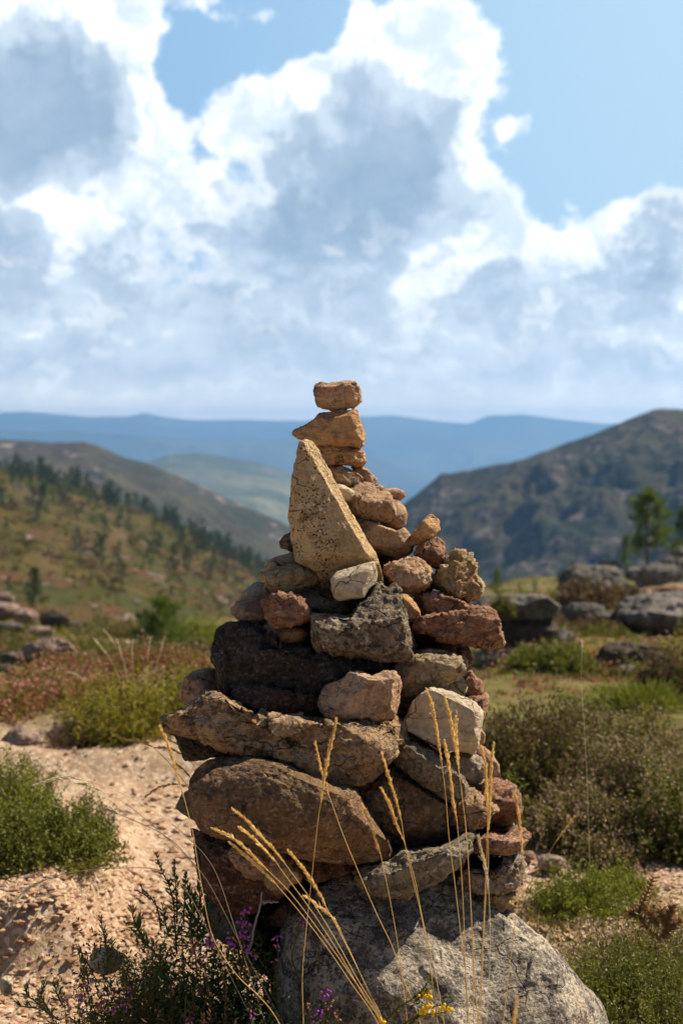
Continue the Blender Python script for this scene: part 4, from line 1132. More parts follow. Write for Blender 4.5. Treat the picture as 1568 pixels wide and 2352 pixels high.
stalk(H_((1005,325),(1060,450),(1100,590),(1155,770)), H_((1210,990),(1250,1240),(1320,1600),(1400,1760),(1500,1900)) + E((680,1385),(800,1540)), 2.85, 'long stalk curving down past the left side of the cairn', group=LEFTG, seed=22, full=.9)
stalk(H_((218,692),(340,655),(450,645),(520,658)), H_((640,690),(760,740),(900,815),(1050,912),(1200,1040),(1300,1150),(1380,1300)), 3.0, 'long low arching seed head highest on the path at the left', group=LEFTG, seed=23, full=.7, pale=True)
stalk(H_((470,676),(560,692),(660,742)), H_((780,800),(900,895),(1020,1000),(1160,1130),(1300,1290)), 3.05, 'shorter arching seed head just under the long low one', group=LEFTG, seed=24, full=.7, pale=True)
stalk(H_((40,1488),(120,1390),(200,1325),(300,1280)), H_((400,1248),(600,1218),(760,1212),(960,1215),(1100,1280),(1200,1400)), 3.05, 'arching stalk drooping to the bottom left over the dark green bush', group=LEFTG, seed=25, full=.6, pale=True)
stalk(H_((798,408),(870,412),(960,452)), H_((1060,550),(1140,650),(1200,720),(1290,860)), 3.55, 'upper drooping seed head behind the left end of the tan slab', group=LEFTG, seed=26, full=.7)
stalk(H_((975,457),(1060,460),(1160,508)), H_((1210,560),(1290,660)), 3.62, 'middle drooping seed head behind the left end of the tan slab', group=LEFTG, seed=27, full=.7)
stalk(H_((948,392),(1050,405),(1140,450)), H_((1230,560),(1300,650)), 3.66, 'seed head almost touching the underside tip of the tan slab', group=LEFTG, seed=28, full=.7)
stalk(H_((915,765),(990,710),(1060,688),(1125,686)), H_((1190,712),(1260,800),(1320,960)), 3.50, 'seed head bending down to the sandy path beside the cairn', group=LEFTG, seed=29, full=.7)
stalk(H_((1110,565),(1150,592),(1192,640)), H_((1250,760),(1300,900)), 3.52, 'short seed head beside the top of the huge brown stone', group=LEFTG, seed=30, full=.7)
stalk(H_((634,838),(690,850),(750,875)), H_((880,930),(1020,1000),(1160,1120)), 3.4, 'faint short seed head above the bare sand', group=LEFTG, seed=31, full=.4, pale=True)

BACKG = 'pale grass stalks in the heath behind the path'
for k, (hd, sm, lb) in enumerate([
    (D_((215,1466),(232,1485),(252,1510)), D_((275,1560),(290,1620)), 'left leaning stalk of the blurred tuft before the green bush'),
    (D_((238,1446),(252,1462),(264,1480)), D_((285,1520),(300,1590)), 'highest stalk of the blurred tuft before the green bush'),
    (D_((268,1468),(276,1490),(282,1515)), D_((292,1560),(300,1600)), 'stalk in the middle of the blurred tuft'),
    (D_((306,1470),(304,1490),(304,1512)), D_((308,1560),(310,1600)), 'straight stalk in front of the dark green bush'),
    (D_((346,1466),(342,1490),(340,1512)), D_((338,1560),(336,1600)), 'left of two stalks standing close together before the bush'),
    (D_((378,1462),(372,1485),(366,1510)), D_((350,1570),(345,1600)), 'right stalk leaning over the edge of the bush'),
    (D_((155,1543),(178,1550),(196,1566)), D_((212,1600),(220,1640)), 'bent stalk above the rusty heather'),
    (D_((333,1540),(333,1560),(335,1582)), D_((338,1620),(340,1650)), 'short thick stalk standing in the rusty heather'),
    (D_((378,1540),(368,1556),(362,1580)), D_((352,1620),(348,1650)), 'short leaning stalk right of the thick one'),
    (D_((1334,1470),(1336,1480),(1336,1495)), D_((1334,1560),(1340,1660),(1346,1760)), 'tall lone stalk above the heather on the right')]):
    stalk(hd, sm, 7.2 if k < 9 else 5.0, lb, group=BACKG, seed=50 + k, full=1.0, thick=.8 if k < 9 else .5, pale=True)


# ------------------------------------------------------------------ bell flowers, sprigs, shrubs
def bells(acc, P, D, L, rs):
    """small six-sided hanging bells"""
    n = len(P)
    th = np.linspace(0, 2 * math.pi, 6, endpoint=False)
    a = unit(np.cross(D, rs.normal(size=(n, 3)))); b = np.cross(D, a)
    rings = [(0.0, 0.08), (0.25, 0.30), (0.6, 0.33), (0.9, 0.18), (1.0, 0.05)]
    V = []
    for (h, r) in rings:
        V.append(P[:, None, :] + D[:, None, :] * (h * L)[:, None, None] + (a[:, None, :] * np.cos(th)[None, :, None] + b[:, None, :] * np.sin(th)[None, :, None]) * (r * L)[:, None, None])
    V = np.stack(V, 1).reshape(n, -1, 3)
    f = []
    for k in range(4):
        for j in range(6):
            j2 = (j + 1) % 6
            f.append((k * 6 + j, k * 6 + j2, (k + 1) * 6 + j2, (k + 1) * 6 + j))
    f = np.array(f)
    ff = (f[None] + (np.arange(n) * 30)[:, None, None]).reshape(-1, 4)
    acc.add(V.reshape(-1, 3), ff, np.repeat(rs.uniform(0, 1, n), 30))


def spray(tip, Y, label, kind='purple', nb=14, size=0.032, stem=0.12, lean=0.0, seed=0):
    """a sprig of bell heather with its flowers, tip at a picture point"""
    rs = np.random.RandomState(seed + 300)
    T = np.array(at(*cp(*tip), Y)) + np.array([0, 0, -size * .2])
    base = T + np.array([lean, 0.03, -stem - size])
    root = bpy.data.objects.new('heather_sprig', None); COL.objects.link(root); root.location = base
    tag(root, label, 'heather', 'flowering sprigs of heather before the cairn')
    line = smooth_line([T + [0, 0, size * .6], T - [0, 0, size * .5], (T + base) / 2 + rs.normal(size=3) * .008, base], 20)
    st = Acc(); v, f = tube(line, np.linspace(.0006, .0013, 20), 4); st.add(v, f, np.zeros(len(v)) + .4); st.build('stem', LM['brown'], root)
    lf = Acc(); n = 70
    i = rs.randint(4, 19, n); D = unit(rs.normal(size=(n, 3)) + [0, 0, 1.0])
    v, f, t = kites(line[i], D, rs.uniform(.004, .008, n), .0016, rs); lf.add(v, f, t); lf.build('leaves', LM['deep'], root)
    ph = rs.uniform(0, 6.28, nb); h = rs.uniform(-.5, .5, nb) * size
    out = np.stack([np.cos(ph), np.sin(ph), np.zeros(nb)], 1)
    P = T + out * .0035 + np.stack([np.zeros(nb)] * 2 + [h], 1) + rs.normal(size=(nb, 3)) * size * .10
    D = unit(out + np.array([0, 0, -0.75]) + rs.normal(size=(nb, 3)) * .25)
    k = rs.rand(nb) < (0.8 if kind == 'purple' else 0.2)
    A1 = Acc(); A2 = Acc()
    if k.any(): bells(A1, P[k], D[k], rs.uniform(.006, .0085, k.sum()), rs); A1.build('purple_bells', LM['purple'], root, smooth=True)
    if (~k).any(): bells(A2, P[~k], D[~k], rs.uniform(.005, .007, (~k).sum()), rs); A2.build('faded_bells', LM['rosy'], root, smooth=True)


PF = [((595,850),'purple',14,.030,'topmost purple sprig in the shade below the corner stone'), ((585,950),'purple',24,.042,'largest purple sprig, under the topmost one'),
      ((375,1012),'purple',16,.026,'purple and orange sprig at the left of the shaded heather'), ((510,1000),'purple',14,.026,'sprig left of the largest purple one'),
      ((283,1060),'faded',18,.030,'faded orange sprig farthest left under the purple ones'), ((590,1065),'purple',10,.022,'small purple sprig directly below the largest one'),
      ((340,1135),'faded',7,.016,'small faded sprig below the farthest left one'), ((648,1120),'faded',8,.018,'pale pink sprig right of the small purple one'),
      ((800,1025),'purple',11,.024,'lone purple sprig right of the dead grey twig'), ((780,1160),'purple',4,.012,'tiny purple sprig in deep shade'),
      ((1040,860),'purple',4,.012,'tiny purple sprig in front of the dark reddish stone'), ((950,912),'faded',5,.014,'orange bud sprig in front of the dark reddish stone'),
      ((1098,1355),'purple',8,.018,'purple sprig lower down in front of the boulder'), ((1130,1425),'faded',8,.020,'pink sprig beside the lower purple one on the boulder'),
      ((1050,1495),'purple',14,.026,'bright purple sprig near the bottom in front of the boulder'), ((1008,1440),'faded',5,.014,'small orange sprig left of the bright purple one'),
      ((1175,1490),'faded',8,.020,'mixed pink sprig right of the bright purple one'), ((635,1478),'purple',6,.014,'small purple sprig at the bottom in the dark'),
      ((248,1535),'faded',14,.026,'pink sprig at the bottom edge left of centre'), ((350,1550),'faded',12,.024,'second pink sprig on the bottom edge')]
for k, (p, kd, nb, sz, lb) in enumerate(PF):
    spray(('E',) + p, 3.0 if k < 12 else 2.86, lb, kd, nb, sz, seed=k, lean=random.Random(k).uniform(-.03, .03))
for k, (p, nb, sz, lb) in enumerate([((790,970),12,.03,'faded pink sprig above the lower left shrub'), ((710,1090),16,.034,'brown pink sprig in the middle of the lower left shrub'),
      ((910,1095),18,.036,'thick brown pink sprig right of the middle of the lower left shrub'), ((580,1090),12,.028,'dull pink sprig at the left of the lower left shrub'),
      ((1130,1105),8,.02,'small purple tipped sprig on the right of the lower left shrub'), ((1150,1190),8,.02,'pale sprig under the small purple tipped one'),
      ((1180,1015),7,.018,'pale sprig above the small purple tipped one'), ((1040,1170),7,.018,'pale sprig low in the lower left shrub'),
      ((1530,1010),8,.02,'pale orange sprig in the spiny green shrub'), ((1425,1205),6,.016,'tiny cream sprig low in the spiny green shrub')]):
    spray(('K',) + p, 2.95, lb, 'faded', nb, sz, seed=60 + k)


def leafy(stems, Y, label, key='deep', L=.021, W=.0042, seed=0, name='leafy_plant', cat='plant', group='leafy plants at the lower left'):
    """a plant of upright shoots with narrow leaves; stems: list of point lists from the tip down"""
    rs = np.random.RandomState(seed + 500)
    lines = [smooth_line([np.array(at(*cp(*p), Y + 0.02 * i)) for p in s], 30) for i, s in enumerate(stems)]
    base = lines[0][-1].copy()
    root = bpy.data.objects.new(name, None); COL.objects.link(root); root.location = base
    tag(root, label, cat, group)
    st = Acc(); lf = Acc()
    for ln in lines:
        v, f = tube(ln, np.linspace(.0010, .0022, len(ln)), 5); st.add(v, f)
        n0 = np.linalg.norm(ln[0] - ln[-1])
        n = int(max(26, n0 * 620))
        t = rs.uniform(0, 1, n) ** 1.3 * 0.92
        i = np.clip((t * 29).astype(int), 0, 28)
        ax = unit(ln[i] - ln[i + 1])
        sd = unit(np.cross(ax, rs.normal(size=(n, 3))))
        D = unit(ax * (0.95 - 0.5 * t)[:, None] + sd * (0.55 + 0.4 * t)[:, None])
        LL = rs.uniform(.7, 1.15, n) * L * np.clip(0.55 + t * 1.4, 0, 1)
        # folded two-piece leaves with a bend
        s = unit(np.cross(D, rs.normal(size=(n, 3)))); up = np.cross(s, D)
        B = ln[i]; M = B + D * LL[:, None] * .5; Tt = B + D * LL[:, None] + up * LL[:, None] * .16 * rs.choice([-1, 1], n)[:, None]
        w = (LL * (W / L) / 2)[:, None]
        V = np.stack([B, M + s * w, M - s * w, Tt, M + up * w * .35], 1).reshape(-1, 3)
        o = np.arange(n)[:, None] * 5
        f = np.concatenate([o + [0, 4, 1], o + [0, 2, 4], o + [1, 4, 3], o + [4, 2, 3]])
        lf.add(V, f, np.repeat(rs.uniform(0, 1, n), 5))
    st.build('stem', LM['bark'], root); lf.build('leaves', LM[key], root)


def K_(*p): return [('K', x, y) for x, y in p]
leafy([K_((905,395),(930,520),(955,640),(965,760),(960,900)), K_((1010,600),(990,690),(970,800))], 3.3, 'brightest leafy plant standing before the pale stone', 'green', seed=1)
leafy([K_((715,660),(750,740),(800,810),(840,900)), K_((760,840),(780,900),(800,980))], 3.15, 'leafy shoot bending up to the left before the gravel', 'green', seed=2)
leafy([K_((400,940),(390,1000),(370,1080),(420,1180),(480,1290)), K_((500,1000),(510,1060),(560,1160)), K_((230,1010),(250,1080),(340,1150),(400,1210),(530,1300)), K_((150,1165),(220,1180),(330,1190))], 2.95, 'dark leafy plant with bare stems at the bottom left corner', 'deep', seed=3)
leafy([K_((1260,370),(1240,460),(1260,560),(1330,640),(1420,740)), K_((1180,300),(1190,360),(1210,430),(1260,520))], 3.25, 'dark leafy plant left of the spiny shrub', 'deep', L=.026, seed=4)
leafy([H_((985,1130),(1010,1220),(1060,1320),(1090,1450),(1100,1600),(1110,1750)), H_((1095,1180),(1100,1280),(1110,1420),(1110,1560)), H_((1020,1440),(1030,1520),(1060,1640)), H_((1165,1250),(1160,1380),(1150,1560))], 3.35, 'tall dark bushy plant beside the corner stone', 'deep', L=.017, W=.005, seed=5)
leafy([H_((1185,1350),(1200,1450),(1200,1600),(1220,1750)), H_((1260,1330),(1250,1430),(1240,1560),(1240,1700)), H_((1300,1400),(1290,1520),(1270,1680))], 3.30, 'dark long leaved plant against the corner stone', 'deep', L=.03, W=.006, seed=6)
leafy([H_((880,1310),(900,1350),(950,1400),(990,1470),(1010,1600)), H_((850,1350),(900,1372),(950,1410))], 3.35, 'thin twiggy plant with few leaves over the gravel', 'brown', L=.010, W=.003, seed=7)


def shrub(label, c, rx, ry, rz, ns, key, L, W, seed, tips=None, tipn=4, tipL=.008, name='heather_bush', cat='bush', group=None, K=22, stemkey='bark', up=0.5, lumps=0.35, lowfrac=0.3, kind=None, spread=0.25, wood=True):
    """ns leafy shoots rising from the foot c and filling a lumpy dome rx, ry, rz"""
    rs = np.random.RandomState(seed + 1000)
    c = np.array(c, float)
    d = rs.normal(size=(ns, 3)); d[:, 2] = np.abs(d[:, 2]) * 1.0 + 0.05; d = unit(d)
    lump = 1 + lumps * fbm(d * 2.3 + seed, 3, seed) + lumps * .5 * fbm(d * 6 + seed, 2, seed + 1)
    rr = (rs.uniform(0.25, 1, ns) ** 0.5) * lump
    tip = c + d * np.array([rx, ry, rz]) * rr[:, None]
    foot = c + np.stack([d[:, 0] * rx, d[:, 1] * ry, np.zeros(ns)], 1) * (rr * rs.uniform(spread * .5, spread * 2.0, ns))[:, None]
    midp = (tip + foot) / 2 + np.stack([d[:, 0] * rx, d[:, 1] * ry, np.zeros(ns)], 1) * .12
    root = bpy.data.objects.new(name, None); COL.objects.link(root); root.location = c
    tag(root, label, None if kind else cat, group, kind)
    # leaves
    t = lowfrac + (1 - lowfrac) * rs.uniform(0, 1, (ns, K))
    def curve(t):
        return foot[:, None] * ((1 - t) ** 2)[..., None] + midp[:, None] * (2 * t * (1 - t))[..., None] + tip[:, None] * (t ** 2)[..., None]
    B = curve(t).reshape(-1, 3)
    ax = unit(np.repeat(tip - midp, K, axis=0) + 1e-9)
    n = len(B)
    D = unit(ax * up + unit(rs.normal(size=(n, 3))) + [0, 0, .15])
    LL = rs.uniform(.6, 1.2, n) * L
    v, f, tt = kites(B, D, LL, LL * W / L, rs)
    tt = np.clip(tt * .6 + .4 * np.repeat(np.repeat(rs.uniform(0, 1, ns), K), 4), 0, 1)
    A = Acc(); A.add(v, f, tt); A.build('leaves', LM[key], root)
    if wood:
        m = min(ns, 110)
        S_ = Acc(); q = np.linspace(0, 1, 6)
        for i in range(m):
            ln = foot[i] * ((1 - q) ** 2)[:, None] + midp[i] * (2 * q * (1 - q))[:, None] + tip[i] * (q ** 2)[:, None]
            v, f = tube(ln, np.linspace(.0018, .0006, 6) * (1 if rz < .7 else 3), 4); S_.add(v, f)
        S_.build('stems', LM[stemkey], root)
    if tips:
        tk, frac = tips
        sel = np.where(rs.rand(ns) < frac)[0]
        B = np.repeat(tip[sel], tipn, axis=0); n = len(B)
        B = B + rs.normal(size=(n, 3)) * tipL * .9 - np.array([0, 0, 1]) * rs.uniform(0, tipL * 4, n)[:, None]
        D = unit(rs.normal(size=(n, 3)) + [0, 0, .6])
        v, f, tt = kites(B, D, rs.uniform(.7, 1.2, n) * tipL, tipL * .7, rs)
        A = Acc(); A.add(v, f, tt); A.build('blossoms', LM[tk], root)
    return root


def gp(px, py, sink=0.02, **k):
    p = on_ground(px, py, **k); p.z -= sink; return p


def pt(px, Y, sink=0.02):
    d = ray(px, 1400); X = d.x * Y
    return Vector((X, Y, ground_z(X, Y) - sink))


# shaded shrubs at the foot of the cairn
shrub('dark spiny green shrub in the shade left of the boulder', pt(450, 3.25), .30, .24, .48, 2200, 'deep', .018, .0052, 1, name='spiny_shrub', K=40, lowfrac=.1)
shrub('low olive and brown heather clump at the bottom left', pt(310, 3.1), .26, .2, .48, 1700, 'olive', .015, .0045, 2, tips=('brown', .5), K=32, lowfrac=.1)
shrub('brown tangled low clump at the bottom edge below the spiny shrub', pt(470, 2.9), .28, .16, .44, 1300, 'brown', .015, .0042, 3, K=32, lowfrac=.1)
shrub('dark heather hugging the left flank of the boulder', pt(650, 2.95), .20, .14, .44, 1000, 'deep', .015, .0045, 4, tips=('brown', .3), K=28, lowfrac=.1)
shrub('small heather clump low in the left corner with pinkish tips', pt(190, 3.0), .20, .16, .34, 800, 'olive', .015, .0045, 5, tips=('rosy', .25), K=24, lowfrac=.1)
shrub('green heather shrub with small shoots at the bottom left, before the spiny one', pt(255, 2.98), .24, .16, .36, 1100, 'green', .014, .0042, 28, tips=('rosy', .2), tipn=4, tipL=.006, K=28, lowfrac=.1)
def dry_tuft(px, Y, n, label, seed):
    rs = np.random.RandomState(seed)
    c = pt(px, Y, .01); root = bpy.data.objects.new('dry_grass_tuft', None); COL.objects.link(root); root.location = c
    tag(root, label, 'grass tuft')
    A = Acc()
    for i in range(n):
        a = rs.uniform(0, 6.28); L = rs.uniform(.22, .46); r = rs.uniform(.05, .26); dr = rs.uniform(.0, .5)
        q = np.linspace(0, 1, 12)
        P = np.stack([c.x + np.cos(a) * r * q ** 1.6, c.y + np.sin(a) * r * .6 * q ** 1.6, c.z + L * (q - dr * q ** 3)], 1)
        if rs.rand() < .25:
            P[7:] = P[7] + (P[7:] - P[7]) * [1.6, 1, -0.9]
        s = np.array([-np.sin(a), np.cos(a) * .6, .2]); w = (.0016 * (1 - q * .85))[:, None]
        V = np.concatenate([P + s * w, P - s * w]); j = np.arange(11)
        A.add(V, np.stack([j, j + 1, j + 13, j + 12], 1), np.full(24, rs.rand()))
    A.build('blades', LM['paler_straw'], root)
dry_tuft(930, 2.86, 34, 'dry grass tuft with bent blades at the foot of the fan of stalks', 1)
dry_tuft(1120, 2.86, 26, 'dry grass tuft with bent blades under the upright stalks', 2)
# right foreground
RF = 'low heather shrubs at the lower right'
shrub('bright green heather shrub against the right flank of the boulder', pt(1450, 3.72), .26, .25, .36, 1600, 'green', .013, .0042, 6, tips=('beige', .10), K=24, group=RF)
shrub('green heather shrub with whitish tips in the bottom right corner', pt(1570, 3.65), .28, .25, .27, 1300, 'green', .012, .004, 7, tips=('beige', .35), K=22, group=RF)
shrub('low dry heather between the boulder shrub and the dead gorse', pt(1500, 4.25), .30, .22, .20, 600, 'olive', .011, .003, 8, tips=('beige', .5), K=16, group=RF)
shrub('low olive heather patch in front of the stony track on the right', pt(1335, 4.75), .22, .20, .17, 800, 'fresh', .016, .0045, 9, tips=('fresh', .3), K=18, group=RF)
shrub('small olive heather patch just right of the stony track', pt(1425, 4.9), .15, .15, .12, 420, 'fresh', .015, .0045, 10, tips=('fresh', .4), K=16, group=RF)
# heather thicket on the right
RB = 'heather bushes across the track on the right'
shrub('tall dark red brown heather bush nearest the cairn', pt(1235, 6.35, .05), .34, .42, .47, 1900, 'olive', .024, .009, 11, tips=('brown', .9), tipn=7, tipL=.015, K=20, group=RB)
shrub('dark heather bush between the reddish one and the right edge', pt(1395, 6.5, .05), .40, .42, .40, 1900, 'olive', .024, .009, 12, tips=('beige', .35), tipn=6, tipL=.013, K=20, group=RB)
shrub('beige flowered heather bush in front of the tall dark one', pt(1345, 5.62, .04), .27, .30, .30, 1500, 'olive', .020, .008, 13, tips=('beige', .85), tipn=7, tipL=.013, K=20, group=RB)
shrub('large beige flowered heather bush reaching the right edge', pt(1500, 5.95, .04), .38, .36, .37, 2200, 'olive', .021, .008, 14, tips=('beige', .8), tipn=7, tipL=.013, K=20, group=RB)
shrub('green heather bush cut by the right edge of the picture', pt(1600, 5.5, .04), .28, .35, .40, 1300, 'green', .021, .008, 15, tips=('beige', .5), tipn=6, tipL=.013, K=20, group=RB)
shrub('small beige flowered heather lying lowest at the edge of the track', pt(1400, 5.28, .03), .15, .18, .15, 560, 'olive', .018, .007, 16, tips=('beige', .8), tipn=6, tipL=.012, K=18, group=RB)
shrub('bright yellow green sapling in front of the dark heather', pt(1180, 5.6, .03), .06, .06, .42, 46, 'fresh', .028, .006, 17, K=26, name='young_broom', group=None, lumps=.5, lowfrac=.15, spread=.3)
# left side
shrub('yellow green bush at the left edge above the soil bank', pt(20, 5.25, .03), .22, .30, .33, 1400, 'fresh', .018, .006, 18, tips=('beige', .25), tipn=4, tipL=.012, K=18, name='low_bush')
shrub('dark green small leaved bush round the flat red stone', pt(85, 4.75, .03), .30, .26, .20, 1500, 'green', .015, .007, 19, K=20, name='low_bush')
shrub('upright dark green bush right of the flat red stone', pt(192, 5.0, .03), .13, .14, .25, 420, 'green', .013, .005, 20, K=20, name='low_bush', lumps=.6)
shrub('yellow green gorse bush behind the sandy path', pt(300, 7.15, .03), .36, .40, .34, 1500, 'yellow', .022, .006, 21, K=16, name='gorse_bush', tips=('brown', .3), tipL=.02)
shrub('second gorse bush, darker, hard against the cairn', pt(425, 7.3, .03), .26, .35, .30, 900, 'yellow', .021, .006, 22, K=16, name='gorse_bush', tips=('olive', .6), tipL=.02)
shrub('brown withered gorse low behind the pink soil', pt(190, 7.0, .03), .22, .26, .15, 480, 'brown', .02, .005, 23, K=14, name='gorse_bush')
rsx = random.Random(4)
for k in range(9):
    px = -20 + k * 62 + rsx.uniform(-14, 14); Yk = rsx.uniform(7.6, 8.8)
    o = shrub('rust and pink heather tuft in the band behind the gorse', pt(px, Yk, .03), .30, .35, rsx.uniform(.15, .25), 620, 'fresh', .022, .007, 30 + k, tips=('rust' if k % 3 else 'rosy', .85), tipn=7, tipL=.02, K=10, name='rusty_heather', group='rust coloured heather behind the gorse', up=1.2)

# gorse sprig with yellow flowers at the bottom
def spiny(branches, Y, label, key, name, cat, spine=.011, n=1500, fl=None, bark='bark', seed=0, rad=(.0012, .002), wid=.0015):
    rs = np.random.RandomState(seed + 700)
    lines = [smooth_line([np.array(at(*cp(*p), Y)) for p in s], 24) for s in branches]
    root = bpy.data.objects.new(name, None); COL.objects.link(root); root.location = lines[0][-1]
    tag(root, label, cat)
    A, S_ = Acc(), Acc()
    for ln in lines:
        v, f = tube(ln, np.linspace(rad[0], rad[1], len(ln)), 5); S_.add(v, f)
        m = int(n * np.linalg.norm(ln[0] - ln[-1]))
        t = rs.uniform(0, 1, m) * .95; i = np.clip((t * 23).astype(int), 0, 22)
        ax = unit(ln[i] - ln[i + 1]); sd = unit(np.cross(ax, rs.normal(size=(m, 3))))
        D = unit(ax * .55 + sd)
        v, f, tt = kites(ln[i], D, rs.uniform(.6, 1.2, m) * spine, wid, rs, .3); A.add(v, f, tt)
    S_.build('stem', LM[bark], root); A.build('spines', LM[key], root)
    if fl:
        for p in fl:
            Fa = Acc()
            q = np.array(at(*cp(*p), Y - .01))
            P = q + rs.normal(size=(4, 3)) * .003
            D = unit(rs.normal(size=(4, 3)) * .5 + [0.3, -.2, .9])
            bells(Fa, P, D, rs.uniform(.008, .0115, 4), rs)
            Fa.build('yellow_flower', LM['gorse'], root, smooth=True)


spiny([G_((648,1298),(600,1360),(540,1410),(460,1460),(370,1560),(300,1700)), G_((640,1340),(610,1380),(560,1420))], 2.80, 'green gorse branch with a yellow flower rising before the boulder', 'fresh', 'gorse_branch', 'gorse', n=2600, fl=[('G',610,1385),('G',650,1395)], seed=1)
spiny([G_((760,1488),(680,1500),(600,1505),(500,1560),(400,1660)), G_((620,1450),(600,1490),(540,1560),(480,1650))], 2.78, 'lower gorse branch carrying most of the yellow flowers', 'fresh', 'gorse_branch', 'gorse', n=2600, fl=[('G',620,1478),('G',635,1462),('G',672,1496),('G',765,1490),('G',600,1500),('G',345,1552),('G',740,1475)], seed=2)
def Z_(*p): return [('Z', x, y) for x, y in p]
spiny([Z_((1312,1370),(1285,1440),(1245,1530),(1210,1605),(1250,1680),(1310,1740),(1370,1800),(1420,1900)), Z_((1450,1550),(1420,1640),(1395,1730),(1385,1800)), Z_((1150,1600),(1200,1620),(1260,1670)), Z_((1260,1560),(1310,1640),(1350,1700)),
       Z_((1370,1580),(1380,1650),(1400,1700)), Z_((1500,1650),(1440,1700),(1400,1760)), Z_((1200,1800),(1280,1830),(1370,1850))], 3.98, 'dead orange brown gorse twig with bare spines at the right edge', 'dead', 'dead_gorse', 'dead shrub', spine=.022, n=3600, bark='dead', rad=(.002, .005), wid=.004, seed=3)

# dead grey twig in the shade
tw = Acc()
for s in (E((697,735),(703,760),(690,830),(660,920),(640,1030),(600,1150)), E((800,798),(740,795),(703,795))):
    ln = smooth_line([np.array(at(*cp(*p), 3.02)) for p in s], 14)
    ln = ln + np.random.RandomState(3).normal(size=ln.shape) * .001
    v, f = tube(ln, np.linspace(.0016, .0032, 14), 6); tw.add(v, f)
tag(tw.build('dead_twig', LM['greybark'], smooth=True), 'forked grey dead twig under the corner stone', 'twig')

# ------------------------------------------------------------------ turf, gravel (nobody could count them)
def blades(name, label, N, ymin, ymax, amin, amax, h, w, key, seed, dens=None, pw=1.0, lean=.5):
    rs = np.random.RandomState(seed)
    Y = ymin * (ymax / ymin) ** (rs.rand(N) ** pw)
    A = rs.uniform(amin, amax, N)
    X = A * Y
    # tufts
    ti = rs.randint(0, max(2, N // 14), N); rt = np.random.RandomState(seed + 1)
    Tn = max(2, N // 14)
    TY = ymin * (ymax / ymin) ** (rt.rand(Tn) ** pw); TX = rt.uniform(amin, amax, Tn) * TY
    sc = np.maximum(1, TY[ti] / 9.0)
    X = TX[ti] + rs.normal(size=N) * .035 * sc; Y = TY[ti] + rs.normal(size=N) * .035 * sc
    if dens is not None:
        k = dens(X, Y) > rs.rand(N)
        X, Y, sc, ti = X[k], Y[k], sc[k], ti[k]
    n = len(X)
    Z = ground_h(X, Y) + relief(X, Y) - .01
    B = np.stack([X, Y, Z], 1)
    D = unit(np.stack([rs.normal(size=n) * lean, rs.normal(size=n) * lean, np.ones(n)], 1))
    L = rs.uniform(.5, 1.3, n) * h * sc ** .35 * .8
    v, f, t = kites(B, D, L, w * sc * 1.3, rs, .35)
    t = np.clip(t * .5 + .5 * np.repeat(rt.rand(Tn)[ti], 4), 0, 1)
    A_ = Acc(); A_.add(v, f, t)
    o = A_.build(name, LM[key], origin=(0, 0, 0))
    tag(o, label, kind='stuff')
    return o


def nz(X, Y, s, seed): return fbm(np.stack([X * s, Y * s, np.zeros_like(X)], 1), 3, seed)
blades('turf', 'yellow green turf on the near slopes', 60000, 7.8, 76, -.30, .30, .055, .009, 'turf', 1, dens=lambda X, Y: np.clip(.75 + nz(X, Y, .5, 3) * 1.2, 0, 1), pw=.75)
blades('fresh_turf', 'fresh green patches of grass on the near slopes', 26000, 8.5, 72, -.30, .30, .055, .009, 'fresh', 2, dens=lambda X, Y: np.clip(nz(X, Y, .35, 8) * 3.5, 0, 1))
blades('dry_turf', 'dry straw coloured grass among the heath', 26000, 6.8, 60, -.30, .30, .075, .006, 'dryturf', 3, dens=lambda X, Y: np.clip(.15 + nz(X, Y, .6, 12) * 2, 0, 1))
blades('heath', 'rusty low heath among the turf', 20000, 8.0, 60, -.30, .30, .05, .014, 'rust', 4, dens=lambda X, Y: np.clip(-.1 + nz(X, Y, .4, 17) * 3, 0, 1))
blades('verge_grass', 'olive and straw grass at the lower right of the track', 16000, 3.5, 5.1, .10, .27, .045, .004, 'olive', 5, dens=lambda X, Y: np.clip(.7 + nz(X, Y, 3, 5) * 2, 0, 1) * (Y < 4.75))
blades('dry_verge_grass', 'dry grass on the lower right verge', 9000, 3.5, 5.2, .10, .27, .05, .003, 'dryturf', 6, dens=lambda X, Y: np.clip(.4 + nz(X, Y, 3, 15) * 2, 0, 1) * (Y < 4.9))
blades('bank_grass', 'dry wispy grass on the soil bank at the left', 16000, 3.3, 4.9, -.30, -.06, .035, .002, 'dryturf', 7, dens=lambda X, Y: np.clip(.25 + nz(X, Y, 3, 25) * 3, 0, 1) , lean=1.1)
blades('path_edge_grass', 'wispy grass along the back edge of the sand', 7000, 4.9, 7.0, -.22, .02, .05, .0028, 'dryturf', 8, dens=lambda X, Y: np.clip(-.2 + nz(X, Y, 1.6, 31) * 3, 0, 1), lean=.8)


